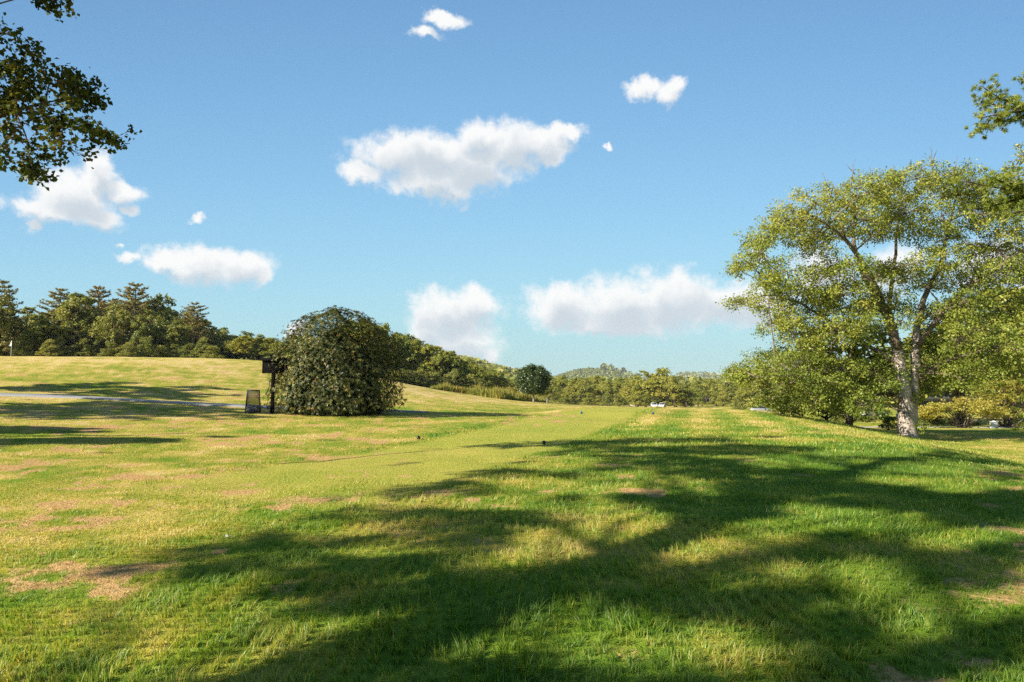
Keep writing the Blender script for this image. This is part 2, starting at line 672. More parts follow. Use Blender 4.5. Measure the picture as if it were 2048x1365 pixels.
def bark_mat(name, dark, light, scale=3.0):
    m, N = new_mat(name)
    tc = N.node('ShaderNodeTexCoord')
    mp = N.node('ShaderNodeMapping')
    N.put(mp.inputs[0], tc.outputs['Object'])
    mp.inputs['Scale'].default_value = (1, 1, 0.3)
    nz = N.noise(mp.outputs[0], scale * 3, 6.0, 0.65)
    big = N.noise(tc.outputs['Object'], scale * .5, 3.0, 0.6)
    f = N.math('MULTIPLY_ADD', N.math('SUBTRACT', big, .5), .8, nz)
    c = N.ramp(f, [(0.25, dark), (0.7, light)])
    b = N.node('ShaderNodeBsdfPrincipled')
    N.put(b.inputs['Base Color'], c)
    b.inputs['Roughness'].default_value = 0.9
    b.inputs['Specular IOR Level'].default_value = 0.2
    bp = N.node('ShaderNodeBump')
    bp.inputs['Strength'].default_value = 0.8
    bp.inputs['Distance'].default_value = 0.05
    N.put(bp.inputs['Height'], nz)
    N.put(b.inputs['Normal'], bp.outputs[0])
    return finish(m, N, b.outputs[0])


GRASS_STOPS = [(0.0, (0.085, 0.165, 0.014)), (0.30, (0.160, 0.240, 0.022)), (0.55, (0.275, 0.275, 0.038)), (0.80, (0.44, 0.35, 0.080)), (1.0, (0.56, 0.42, 0.17))]


def ground_mat():
    m, N = new_mat('turf_ground')
    geo = N.node('ShaderNodeNewGeometry')
    P = geo.outputs['Position']
    dry = N.node('ShaderNodeAttribute', attribute_name='dry').outputs['Fac']
    bare = N.node('ShaderNodeAttribute', attribute_name='bare').outputs['Fac']
    tee = N.node('ShaderNodeAttribute', attribute_name='tee').outputs['Fac']
    wood = N.node('ShaderNodeAttribute', attribute_name='wood').outputs['Fac']
    n1 = N.noise(P, 1.7, 5.0, 0.62)
    n2 = N.noise(P, 14.0, 4.0, 0.65)
    n3 = N.noise(P, 70.0, 2.0, 0.6)
    n0 = N.noise(P, 0.35, 4.0, 0.6)
    f = N.math('MULTIPLY_ADD', N.math('SUBTRACT', n1, .5), .55, dry)
    f = N.math('MULTIPLY_ADD', N.math('SUBTRACT', n2, .5), .45, f)
    f = N.math('MULTIPLY_ADD', N.math('SUBTRACT', n3, .5), .35, f)
    f = N.math('MULTIPLY_ADD', N.math('SUBTRACT', n0, .5), .35, f)
    grass = N.ramp(f, GRASS_STOPS)
    # thatch and soil
    soil = N.ramp(N.math('MULTIPLY_ADD', N.math('SUBTRACT', n3, .5), .5, n2),
                  [(0.2, (0.22, 0.115, 0.04)), (0.5, (0.50, 0.305, 0.12)), (0.8, (0.68, 0.48, 0.23))])
    fb = N.math('MULTIPLY_ADD', N.math('SUBTRACT', n2, .5), .9, bare)
    fb = N.smooth(fb, 0.22, 0.75)
    grass = N.mix(N.math('MULTIPLY', tee, 0.55), grass, (0.40, 0.385, 0.068))
    c = N.mix(fb, grass, soil)
    litter = N.ramp(n2, [(0.3, (0.03, 0.032, 0.012)), (0.7, (0.07, 0.06, 0.025))])
    c = N.mix(wood, c, litter)
    d = N.node('ShaderNodeBsdfPrincipled')
    N.put(d.inputs['Base Color'], c)
    d.inputs['Roughness'].default_value = 0.95
    d.inputs['Specular IOR Level'].default_value = 0.05
    bp = N.node('ShaderNodeBump')
    bp.inputs['Strength'].default_value = 0.9
    bp.inputs['Distance'].default_value = 0.05
    hgt = N.math('MULTIPLY_ADD', n3, 0.5, n2)
    N.put(bp.inputs['Height'], hgt)
    N.put(d.inputs['Normal'], bp.outputs[0])
    return finish(m, N, d.outputs[0])


M = {}
M['ground'] = ground_mat()
BLADE_STOPS = [(0.0, (0.100, 0.205, 0.018)), (0.30, (0.205, 0.315, 0.028)), (0.55, (0.37, 0.385, 0.052)), (0.80, (0.56, 0.45, 0.12)), (1.0, (0.66, 0.52, 0.22))]
M['grass'] = leaf_mat('grass_blades', BLADE_STOPS, transl=0.46, gloss=0.06, rough=0.5, objvar=0)
M['bark'] = bark_mat('grey_bark', (0.10, 0.078, 0.06), (0.48, 0.40, 0.335))
M['bark_dark'] = bark_mat('dark_bark', (0.035, 0.026, 0.02), (0.14, 0.105, 0.08))
M['bark_limb'] = bark_mat('brown_limb_bark', (0.05, 0.04, 0.03), (0.22, 0.17, 0.12))
M['broad'] = leaf_mat('broadleaf_foliage', [(0, (0.085, 0.13, 0.018)), (.4, (0.24, 0.27, 0.042)), (.75, (0.40, 0.38, 0.07)), (1, (0.52, 0.43, 0.11))], .40, .04)
M['broad_dark'] = leaf_mat('woodland_foliage', [(0, (0.065, 0.105, 0.018)), (.5, (0.26, 0.275, 0.056)), (1, (0.48, 0.43, 0.12))], .34, .05)  # leaf colour for the stands, back ranks and dark shrubs
M['bigtree'] = leaf_mat('yellowing_foliage', [(0, (0.065, 0.115, 0.016)), (.4, (0.19, 0.235, 0.032)), (.75, (0.34, 0.34, 0.055)), (1, (0.48, 0.40, 0.09))], .36, .04, objvar=.03)
M['pine'] = leaf_mat('pine_needles', [(0, (0.08, 0.11, 0.024)), (.5, (0.29, 0.26, 0.075)), (.85, (0.27, 0.20, 0.075)), (1, (0.36, 0.22, 0.11))], .25, .05)
M['pine_near'] = leaf_mat('near_pine_needles', [(0, (0.09, 0.13, 0.016)), (.5, (0.20, 0.25, 0.03)), (1, (0.36, 0.34, 0.06))], .3, .05)
M['maple'] = leaf_mat('turning_maple_leaves', [(0, (0.030, 0.045, 0.012)), (.5, (0.075, 0.105, 0.018)), (.85, (0.11, 0.07, 0.025)), (1, (0.20, 0.21, 0.03))], .28, .03)
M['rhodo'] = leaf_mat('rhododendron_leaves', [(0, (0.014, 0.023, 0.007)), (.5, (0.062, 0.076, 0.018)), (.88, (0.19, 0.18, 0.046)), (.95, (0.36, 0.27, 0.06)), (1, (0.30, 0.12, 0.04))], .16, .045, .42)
M['round'] = leaf_mat('dense_round_foliage', [(0, (0.018, 0.040, 0.008)), (.5, (0.045, 0.075, 0.013)), (1, (0.11, 0.14, 0.025))], .25, .10)
M['gold'] = leaf_mat('golden_foliage', [(0, (0.20, 0.21, 0.035)), (.5, (0.40, 0.37, 0.07)), (1, (0.54, 0.43, 0.11))], .35, .05)
M['lime'] = leaf_mat('lime_foliage', [(0, (0.12, 0.17, 0.02)), (.5, (0.28, 0.30, 0.035)), (1, (0.40, 0.36, 0.07))], .4, .05)
M['weeds'] = leaf_mat('tall_weeds', [(0, (0.10, 0.15, 0.02)), (.5, (0.26, 0.26, 0.04)), (1, (0.44, 0.32, 0.10))], .4, .03)
M['asphalt'] = plain_mat('pale_asphalt', (0.24, 0.235, 0.23), .9, var=.25, scale=3, bump=.2)
M['black_ball'] = plain_mat('black_gloss', (0.006, 0.006, 0.009), .16, var=.1)
M['blue_ball'] = plain_mat('blue_gloss', (0.010, 0.055, 0.16), .16, var=.1)
M['steel'] = plain_mat('dull_steel', (0.32, 0.31, 0.3), .5, .8)
M['sign'] = plain_mat('near_black_sign', (0.003, 0.0025, 0.002), .9, var=.4, scale=20, bump=.3, spec=.1)  # one near-black colour for post, board and roof cap
M['sign_edge'] = plain_mat('dark_red_edge', (0.055, 0.018, 0.012), .7, var=.3)
M['wire'] = plain_mat('black_wire', (0.012, 0.012, 0.013), .5)
M['white'] = plain_mat('white_cloth', (0.80, 0.80, 0.78), .7, var=.06)
M['litter'] = plain_mat('crumpled_paper', (0.72, 0.70, 0.70), .8, var=.2, scale=25)
M['car_white'] = plain_mat('white_paint', (0.52, 0.52, 0.52), .25, var=.03)
M['car_silver'] = plain_mat('silver_paint', (0.24, 0.25, 0.26), .3, .3, var=.05)
M['glass'] = plain_mat('dark_glass', (0.02, 0.025, 0.03), .08)
M['tyre'] = plain_mat('black_rubber', (0.02, 0.02, 0.02), .8)
M['lamp_red'] = plain_mat('red_lens', (0.4, 0.03, 0.03), .2)
M['lamp_clear'] = plain_mat('clear_lens', (0.6, 0.6, 0.6), .1)
M['grey_post'] = plain_mat('weathered_white_post', (0.60, 0.58, 0.54), .7, var=.2)
M['mulch'] = plain_mat('red_mulch', (0.32, 0.11, 0.07), .95, var=.5, scale=8, bump=.5)
M['utility'] = plain_mat('pale_grey_box', (0.42, 0.45, 0.50), .5)
M['sand'] = plain_mat('pale_sand', (0.62, 0.55, 0.44), .95, var=.2, scale=2)


# ------------------------------------------------------------------ the ground sheet
def build_ground():
    ang = np.concatenate([np.arange(-52, 52.01, 0.3), np.arange(55, 308, 3.0)])
    ang = np.radians(ang)
    rad = [0.0]
    r = 0.5
    while r < 9000:
        rad.append(r)
        r *= 1.026 if r < 200 else 1.04
    rad = np.array(rad[1:])
    A, R = np.meshgrid(ang, rad)
    x = (R * np.sin(A)).ravel()
    y = (R * np.cos(A)).ravel()
    z = height(x, y)
    na, nr = len(ang), len(rad)
    V = np.c_[x, y, z]
    V = np.vstack([V, [0, 0, gz(0, 0)]])
    i = np.arange(nr - 1)[:, None] * na
    j = np.arange(na)[None, :]
    j2 = (j + 1) % na
    q = np.stack([i + j, i + na + j, i + na + j2, i + j2], -1).reshape(-1, 4)
    c = len(V) - 1
    t = np.array([(c, a, (a + 1) % na) for a in range(na)])
    dry, bare, tee = turf(V[:, 0], V[:, 1])
    px, py, fw = project(V)
    rr = np.hypot(V[:, 0], V[:, 1])
    wood = smoothstep(260, 420, rr)
    # under the stands of trees
    wood = np.maximum(wood, smoothstep(120, 128, V[:, 1]) * (1 - smoothstep(-45, -36, V[:, 0])) * (V[:, 1] > 0))
    wood = np.maximum(wood, smoothstep(128, 138, V[:, 1]) * (1 - smoothstep(-4, 2, V[:, 0])))
    far = 0.22 * smoothstep(45, 90, rr) * (1 - smoothstep(0, 30, cross_n(V[:, 0], V[:, 1])))
    return structure('ground', np_mesh('ground', V, [q, t], {'.dry': np.clip(dry + far, 0, 1), '.bare': bare, '.tee': tee, '.wood': wood}, smooth=True), M['ground'])


GROUND = build_ground()


def strip(name, pts, width, mat, lift=0.02, step=0.8):
    """a path laid on the ground along a polyline, with a slightly raised body"""
    P = np.asarray(pts, float)
    seg = np.hypot(*np.diff(P, axis=0).T)
    s = np.concatenate([[0], np.cumsum(seg)])
    n = max(int(s[-1] / step), 4)
    u = np.linspace(0, s[-1], n)
    x = np.interp(u, s, P[:, 0])
    y = np.interp(u, s, P[:, 1])
    k = np.ones(9) / 9
    if n > 20:
        x = np.r_[x[:4], np.convolve(x, k, 'valid'), x[-4:]]
        y = np.r_[y[:4], np.convolve(y, k, 'valid'), y[-4:]]
    tx, ty = np.gradient(x), np.gradient(y)
    L = np.hypot(tx, ty)
    nx, ny = -ty / L, tx / L
    offs = np.array([-.5, -.47, -.25, 0, .25, .47, .5]) * width
    lf = np.array([-.06, lift, lift * 1.3, lift * 1.5, lift * 1.3, lift, -.06])
    X = x[:, None] + nx[:, None] * offs
    Y = y[:, None] + ny[:, None] * offs
    Z = height(X.ravel(), Y.ravel()).reshape(X.shape) + lf
    m = len(offs)
    i = np.arange(n - 1)[:, None] * m
    j = np.arange(m - 1)[None]
    q = np.stack([i + j, i + j + 1, i + m + j + 1, i + m + j], -1).reshape(-1, 4)
    return structure(name, np_mesh(name, np.c_[X.ravel(), Y.ravel(), Z.ravel()], [q], smooth=True), mat)


strip('cart_path', [(-75, 44), (-45, 42.6), (-31, 42), (-16.4, 42), (-10, 42.1), (-5.2, 42.3)], 1.9, M['asphalt'], lift=0.05)
strip('road', [(30, 118), (44, 96), (56, 86), (70, 84), (100, 85), (150, 92)], 4.2, M['asphalt'], lift=0.08)
strip('sand_path', [(30, 95), (44, 128), (50, 150), (62, 170)], 3.0, M['sand'], lift=0.05)


# ------------------------------------------------------------------ grass
def build_grass():
    rng = np.random.default_rng(5)

    def scatter(n, r0, r1, power, amax=47):
        u = rng.random(n)
        k = 2 - power
        r = (r0 ** k + u * (r1 ** k - r0 ** k)) ** (1 / k)
        a = np.radians(rng.uniform(-amax, amax, n))
        return r * np.sin(a), r * np.cos(a)

    Vs, Ts, tint, n0 = [], [], [], 0
    for (n, r0, r1, power, seg, wid, hmul) in ((300000, 2.3, 9.0, 1.5, 2, .0052, 1.0), (250000, 8.5, 22, 1.5, 1, .011, 1.1), (190000, 21, 75, 1.6, 1, .030, 1.35)):
        x, y = scatter(n, r0, r1, power)
        # tussocks: pull blades to jittered cell centres
        cs = 0.10 + 0.004 * np.hypot(x, y)
        ci, cj = np.floor(x / .13), np.floor(y / .13)
        hx, hy = _hash(ci, cj, 77), _hash(ci, cj, 78)
        pull = 0.40 * (np.hypot(x, y) < 22)
        x = x * (1 - pull) + pull * (ci + hx) * .13
        y = y * (1 - pull) + pull * (cj + hy) * .13
        dry, bare, tee = turf(x, y)
        tuft = fbm(x * 2.2, y * 2.2, 91, 3)
        keep = rng.random(n) < np.clip(1.0 - 1.0 * bare, 0.10, 1) * (1 - 0.97 * tee) * np.clip(.55 + 1.1 * (tuft - .3), .3, 1)
        x, y, dry, bare, tuft = x[keep], y[keep], dry[keep], bare[keep], tuft[keep]
        m = len(x)
        nn = cross_n(x, y)
        right = smoothstep(-3, 4, nn)
        hgt = (0.024 + 0.030 * right) * (0.55 + 1.0 * tuft) * rng.uniform(.55, 1.45, m) * hmul * (1 - .45 * bare)
        lip = np.exp(-((nn + 3.0 + (fbm(x * .5, y * .5, 21, 3) - .5) * .66) / .35) ** 2) * (along_s(x, y) > 12) * (along_s(x, y) < 45)
        hgt *= (1 + 1.3 * lip)
        dry = dry - .25 * lip
        hgt *= np.where(rng.random(m) < .02, 1.7, 1.0)
        z = height(x, y) - .004
        yaw = rng.uniform(0, 2 * math.pi, m)
        lean = np.abs(rng.normal(.45, .35, m))
        # tussock lean: blades of one tuft share a direction
        ldir = 2 * math.pi * fbm(x * 1.4, y * 1.4, 95, 2) * 2 + rng.normal(0, 1.0, m)
        w = wid * rng.uniform(.6, 1.4, m)
        bx, by = np.cos(yaw) * w / 2, np.sin(yaw) * w / 2
        lx, ly = np.cos(ldir) * lean * hgt, np.sin(ldir) * lean * hgt
        O = np.c_[x, y, z]
        S = np.c_[bx, by, np.zeros(m)]
        up = hgt / np.sqrt(1 + (lean * .8) ** 2)
        tip = O + np.c_[lx * 1.15, ly * 1.15, up]
        tn = dry * .95 + rng.normal(0, .16, m) + np.where(rng.random(m) < .13, .35, 0) - .08
        if seg == 2:
            mid = O + np.c_[lx * .4, ly * .4, up * .58]
            V = np.stack([O - S, O + S, mid - S * .75, mid + S * .75, tip], 1).reshape(-1, 3)
            b = np.arange(m)[:, None] * 5
            T = np.concatenate([b + [0, 1, 3], b + [0, 3, 2], b + [2, 3, 4]], 1).reshape(-1, 3)
            tt = np.repeat(tn, 3)
        else:
            V = np.stack([O - S, O + S, tip], 1).reshape(-1, 3)
            b = np.arange(m)[:, None] * 3
            T = (b + [0, 1, 2]).reshape(-1, 3)
            tt = tn
        Vs.append(V)
        Ts.append(T + n0)
        tint.append(tt)
        n0 += len(V)
    me = np_mesh('grass', np.vstack(Vs), [np.vstack(Ts)], {'tint': np.clip(np.concatenate(tint), 0, 1)})
    o = obj('grass', me, M['grass'])
    tag(o, 'short patchy golf course grass, green on the right and dry on the left', 'grass', kind='stuff')


build_grass()


# ------------------------------------------------------------------ foliage helpers
class Leaves:
    def __init__(self, rng):
        self.rng = rng
        self.C, self.N, self.A, self.L, self.W, self.T = [], [], [], [], [], []

    def add(self, C, N, L, W, tint, A=None):
        m = len(C)
        if m == 0:
            return
        N = unit(N)
        if A is None:
            A = self.rng.normal(size=(m, 3))
        A = unit(A - N * (A * N).sum(1, keepdims=True))
        self.C.append(C)
        self.N.append(N)
        self.A.append(A)
        self.L.append(np.broadcast_to(L, (m,)))
        self.W.append(np.broadcast_to(W, (m,)))
        self.T.append(np.broadcast_to(tint, (m,)))

    def mesh(self, name):
        C, N, A = np.vstack(self.C), np.vstack(self.N), np.vstack(self.A)
        L, W, T = np.concatenate(self.L)[:, None], np.concatenate(self.W)[:, None], np.concatenate(self.T)
        B = np.cross(N, A)
        V = np.stack([C - A * L * .5, C + B * W * .5 - A * L * .06 + N * W * .18, C + A * L * .5 - N * L * .08, C - B * W * .5 - A * L * .06 + N * W * .18], 1).reshape(-1, 3)
        q = np.arange(len(V)).reshape(-1, 4)
        return np_mesh(name, V, [q], {'tint': np.clip(T, 0, 1)})


def rand_dirs(rng, n):
    return unit(rng.normal(size=(n, 3)))


def clump_leaves(lv, centers, per, sig, L, W, tint, outward=None, up=.5, rnd=.9, tvar=.13, flat=.75):
    """leaves gathered round twig ends; tint is one value per twig end"""
    rng = lv.rng
    k = len(centers)
    C = np.repeat(centers, per, 0)
    off = rng.normal(size=(k * per, 3)) * sig
    off[:, 2] *= flat
    C = C + off
    N = rng.normal(size=C.shape) * rnd + np.array([0, 0, up])
    if outward is not None:
        N = N + np.repeat(outward, per, 0) * .7
    s = rng.uniform(.65, 1.35, len(C))
    t = np.repeat(np.broadcast_to(tint, (k,)), per) + rng.normal(0, tvar, len(C))
    lv.add(C, N, L * s, W * s, t)


def curve_to(a, b, sag=0.1, n=5, rng=None):
    a, b = np.asarray(a, float), np.asarray(b, float)
    t = np.linspace(0, 1, n)[:, None]
    P = a * (1 - t) + b * t
    d = np.linalg.norm(b - a)
    P[:, 2] += np.sin(t[:, 0] * math.pi) * sag * d
    if rng is not None:
        w = rng.normal(size=(n, 3)) * d * .03
        w[0] = w[-1] = 0
        P = P + w
    return P


ORD = ['first', 'second', 'third', 'fourth', 'fifth', 'sixth', 'seventh', 'eighth', 'ninth', 'tenth', 'eleventh', 'twelfth', 'thirteenth', 'fourteenth',
       'fifteenth', 'sixteenth', 'seventeenth', 'eighteenth', 'nineteenth', 'twentieth', 'twenty-first', 'twenty-second', 'twenty-third', 'twenty-fourth', 'twenty-fifth', 'twenty-sixth', 'twenty-seventh', 'twenty-eighth']


# ---- unit-height templates (1 m tall, scaled on planting)
def broad_template(name, seed, width=.75, trunk=.2, blobs=17, subs=24, per=20, L=.030, bright=.45, low=False):
    rng = np.random.default_rng(seed)
    g = Geo()
    lv = Leaves(rng)
    lean = rng.normal(0, .02, 2)
    tp = np.array([[0, 0, -.03], [lean[0] * .4, lean[1] * .4, trunk], [lean[0], lean[1], .55], [lean[0] * 1.6, lean[1] * 1.6, .85]])
    g.tube(tp, [.030, .022, .014, .004], 7)
    cz = (1 + trunk * .75) / 2
    rz = (1 - trunk * .75) / 2
    k = 0
    cents = []
    while k < blobs:
        d = rand_dirs(rng, 1)[0]
        rr = rng.uniform(.35, .78)
        c = np.array([d[0] * width / 2 * rr, d[1] * width / 2 * rr, cz + d[2] * rz * rr])
        # fuller in the middle, rounded towards the top
        cents.append(c)
        k += 1
    cents.append(np.array([lean[0] * 1.5, lean[1] * 1.5, .86]))
    if low:
        for a in np.arange(9) * .7:
            cents.append(np.array([math.cos(a) * width * .36, math.sin(a) * width * .36, rng.uniform(.13, .26)]))
    for c in cents:
        br = rng.uniform(.13, .20) * (1 if width > .5 else .8)
        h0 = max(trunk * .8, c[2] - rng.uniform(.15, .3))
        a = np.array([np.interp(h0, tp[:, 2], tp[:, 0]), np.interp(h0, tp[:, 2], tp[:, 1]), min(h0, .85)])
        g.tube(curve_to(a, c, .08, 5, rng), np.linspace(.010, .003, 5), 4, cap=False)
        d = rand_dirs(rng, subs)
        d[:, 2] = np.where(d[:, 2] < -.5, -d[:, 2], d[:, 2])
        q = c + d * br * rng.uniform(.45, 1.0, (subs, 1)) * np.array([1, 1, .8])
        q[:, 2] = np.maximum(q[:, 2], .04 if low else trunk * .55)
        tint = bright + rng.normal(0, .07) + rng.normal(0, .07, subs)
        clump_leaves(lv, q, per, br * .125, L, L * .72, tint, outward=d, up=.45)
    return g.mesh(name + '_trunk', True), lv.mesh(name + '_crown')


def pine_template(name, seed, levels=17, width=.42, start=.10, bright=.4, ragged=.35):
    rng = np.random.default_rng(seed)
    g = Geo()
    lv = Leaves(rng)
    g.tube([[0, 0, -.03], [0.004, 0, .3], [-.004, .003, .7], [0, 0, .99]], [.022, .017, .009, .002], 7)
    for li in range(levels):
        hz = start + (0.985 - start) * (li / (levels - 1)) ** .9
        f = 1 - (hz - start) / (1 - start)
        ln0 = width / 2 * (1.0 * f ** .55 * (1.15 - .35 * f) + .05)
        nb = rng.integers(5, 8)
        a0 = rng.uniform(0, 6.28)
        for b in range(nb):
            if rng.random() < .08:
                continue
            ln = ln0 * rng.uniform(1 - ragged, 1 + ragged * .6)
            a = a0 + b * 6.283 / nb + rng.normal(0, .25)
            rise = rng.uniform(-.02, .22) * ln + ln * .25 * (1 - f)
            P = np.array([[0, 0, hz], [math.cos(a) * ln * .5, math.sin(a) * ln * .5, hz - .03 * ln + rise * .2], [math.cos(a) * ln, math.sin(a) * ln, hz + rise]])
            g.tube(P, [.005, .0035, .001], 4, cap=False)
            nt = max(6, int(130 * ln))
            u = rng.uniform(.25, 1.0, nt)
            base = P[0] * ((1 - u) ** 2)[:, None] + 2 * P[1] * (u * (1 - u))[:, None] + P[2] * (u ** 2)[:, None]
            side = np.array([-math.sin(a), math.cos(a), 0])
            sp = rng.normal(0, 1, nt) * ln * .16 * (1.15 - u)
            base = base + side * sp[:, None] + np.c_[np.zeros((nt, 2)), rng.normal(.004, .006, nt)]
            out = np.array([math.cos(a), math.sin(a), .35])
            per = 7
            A = unit(np.repeat(out + side * np.sign(sp)[:, None] * .5, per, 0) + rng.normal(0, .55, (nt * per, 3)) + np.array([0, 0, .25]))
            C = np.repeat(base, per, 0) + A * .010 + rng.normal(0, .004, (nt * per, 3))
            Nn = rng.normal(size=C.shape) + np.array([0, 0, .8])
            tint = np.repeat(bright + .25 * (u - .5) + rng.normal(0, .09, nt), per) + rng.normal(0, .07, nt * per)
            lv.add(C, Nn, rng.uniform(.020, .034, len(C)), .0075, tint, A)
    return g.mesh(name + '_trunk', True), lv.mesh(name + '_crown')


BROAD = [broad_template('broadleaf_%d' % k, 100 + k, width=w, trunk=t, bright=b) for k, (w, t, b) in enumerate([(.72, .16, .5), (.85, .18, .42), (.62, .14, .55), (.95, .2, .45), (.7, .12, .38)])]
BUSHY = [broad_template('bushy_%d' % k, 200 + k, width=w, trunk=.04, blobs=14, bright=b, low=True) for k, (w, b) in enumerate([(1.0, .5), (1.25, .42), (.9, .35)])]
PINES = [pine_template('pine_%d' % k, 300 + k, width=w, start=s, bright=b, levels=lv_) for k, (w, s, b, lv_) in enumerate([(.58, .08, .50, 17), (.70, .08, .55, 15), (.50, .10, .42, 18), (.62, .12, .5, 14)])]


def plant(name, label, cat, x, y, h, wmul, tpl, leafmat, group=None, rz=None, sink=0.0, bark='bark_dark'):
    rng = np.random.default_rng(int(abs(x * 131 + y * 17)) + 3)
    rz = rng.uniform(0, 6.28) if rz is None else rz
    o = thing(name, label, cat, (x, y, gz(x, y) - sink), rz, group, (h * wmul, h * wmul, h))
    for nm, me, mat in (('trunk', tpl[0], M[bark]), ('crown', tpl[1], M[leafmat])):
        c = bpy.data.objects.new(nm, me)
        COL.objects.link(c)
        c.parent = o
        if not me.materials:
            me.materials.append(mat)
        if me.materials[0] != mat:
            c.material_slots[0].link = 'OBJECT'
            c.material_slots[0].material = mat
    return o


def plant_px(name, label, cat, px, top, Y, wpx, tpl_list, k, leafmat, group=None):
    """tree whose top shows at pixel (px, top) when it stands at depth Y"""
    p = at(px, top, Y)
    base = gz(p[0], Y)
    h = p[2] - base
    tpl = tpl_list[k % len(tpl_list)]
    co = np.empty(len(tpl[1].vertices) * 3)
    tpl[1].vertices.foreach_get('co', co)
    co = co.reshape(-1, 3)
    h = h / np.percentile(co[:, 2], 99.8)
    wid = np.percentile(np.hypot(co[:, 0], co[:, 1]), 97) * 2
    wm = (wpx * Y / F) / (wid * h)
    return plant(name, label, cat, p[0], Y, h, wm, tpl, leafmat, group)


# ------------------------------------------------------------------ the stand on the hill, left
LEFT_STAND = [  # px, top, depth, width px, kind
    (-30, 570, 118, 100, 'b1'), (6, 562, 124, 84, 'p1'), (48, 615, 128, 90, 'b1'), (88, 640, 124, 70, 'b4'), (122, 578, 132, 92, 'p3'), (158, 588, 128, 88, 'b0'), (198, 574, 134, 100, 'p1'), (232, 612, 126, 80, 'b3'),
    (272, 568, 133, 104, 'p1'), (304, 622, 127, 76, 'b1'), (326, 590, 136, 84, 'b2'), (356, 640, 128, 60, 'b4'), (390, 606, 134, 76, 'p3'), (425, 652, 138, 66, 'b1'), (452, 656, 150, 60, 'b3'), (488, 672, 132, 62, 'b0'), (520, 670, 148, 64, 'b3'), (545, 676, 140, 50, 'b0')]
for i, (px, top, Y, w, kd) in enumerate(LEFT_STAND):
    if kd[0] == 'p':
        plant_px('pine_tree', 'tall dark pine, %s tree from the left in the stand on the hill' % ORD[i], 'pine', px, top, Y, w, PINES, int(kd[1]), 'pine', 'trees of the hilltop stand')
    else:
        br = i in (15, 17)
        plant_px('broadleaf_tree', '%s, %s tree from the left in the stand on the hill' % ('bright yellow-green broadleaf tree' if br else 'bushy broadleaf tree', ORD[i]), 'tree', px, top, Y, w, BROAD, int(kd[1]), 'broad' if br else 'broad_dark', 'trees of the hilltop stand')
rs = np.random.default_rng(77)
for i in range(26):   # second rank closing the gaps
    px = -90 + i * 24 + rs.uniform(-8, 8)
    top = np.interp(px, [-90, 30, 90, 180, 300, 380, 420, 470, 600], [610, 640, 625, 604, 606, 630, 655, 664, 672]) + rs.uniform(-8, 14)
    plant_px('broadleaf_tree', 'dark tree in the second rank of the stand on the hill', 'tree', px, top, 146 + rs.uniform(-5, 8), 70, BROAD, i, 'broad_dark', 'second rank of the hilltop stand')
for i in range(20):   # low growth along the foot of the stand
    px = -60 + i * 26 + rs.uniform(-8, 8)
    plant_px('understory_shrub', 'low shrub at the foot of the stand on the hill', 'shrub', px, 682 + rs.uniform(-12, 10), 121 + rs.uniform(-2, 6), 44, BUSHY, i, 'broad_dark', 'shrubs at the foot of the hilltop stand')

# ------------------------------------------------------------------ wooded slope behind the big bush
OUT = [(560, 690), (640, 655), (700, 640), (760, 643), (800, 664), (850, 678), (900, 698), (930, 716), (970, 733), (1000, 738), (1050, 744), (1120, 752)]
ox, oy = zip(*OUT)
for i, px in enumerate(np.arange(690, 1000, 21)):
    top = np.interp(px, ox, oy) + rs.uniform(0, 10)
    Y = np.interp(px, [690, 800, 900, 1000], [150, 146, 150, 185]) + rs.uniform(-3, 6)
    plant_px('broadleaf_tree', 'tall leafy tree, %s from the left on the edge of the wooded slope' % ORD[i], 'tree', px, top, Y, 62, BROAD, i * 3 + 1, 'broad', 'front trees of the wooded slope')
for i, px in enumerate(np.arange(680, 1010, 22)):
    top = np.interp(px, ox, oy) + rs.uniform(-4, 14)
    plant_px('broadleaf_tree', 'tree further back in the wooded slope behind the dark bush', 'tree', px + 6, top, np.interp(px, [690, 1000], [172, 215]) + rs.uniform(-5, 8), 60, BROAD, i * 2, 'broad_dark', 'back trees of the wooded slope')
for i, px in enumerate(np.arange(790, 985, 17)):
    crest = np.interp(px, [790, 870, 930, 1000], [768, 778, 789, 797])
    plant_px('understory_shrub', 'dark shrub along the foot of the wooded slope', 'shrub', px, crest - rs.uniform(26, 48), np.interp(px, [790, 1000], [136, 150]), 44, BUSHY, i, 'broad_dark', 'shrubs at the foot of the wooded slope')

# ------------------------------------------------------------------ far row across the valley
FAR = [(965, 752, 240, 40), (985, 762, 230, 38), (1005, 757, 250, 42), (1028, 762, 235, 36), (1050, 755, 260, 40), (1082, 758, 270, 40), (1106, 760, 262, 40), (1126, 752, 285, 44), (1150, 756, 280, 40), (1172, 757, 275, 44), (1196, 752, 290, 46),
       (1218, 758, 270, 42), (1240, 756, 285, 44), (1258, 762, 265, 38), (1395, 762, 270, 46), (1420, 758, 300, 46), (1442, 765, 280, 44), (1462, 770, 260, 40), (1485, 762, 300, 44), (1505, 768, 280, 44), (1530, 760, 300, 50)]
for i, (px, top, Y, w) in enumerate(FAR):
    plant_px('broadleaf_tree', 'mid-green tree, %s from the left in the far row across the valley' % ORD[i], 'tree', px, top, Y, w, BROAD, i + 2, 'broad', 'far row of trees across the valley')
for i, px in enumerate(np.arange(945, 1560, 21)):
    if abs(px - 1310) < 50:
        continue
    plant_px('understory_shrub', 'low bush under the far row of trees across the valley', 'shrub', px + rs.uniform(-5, 5), 788 + rs.uniform(-6, 6), 246 + rs.uniform(-6, 12), 30, BUSHY, i, 'broad', 'bushes under the far row')
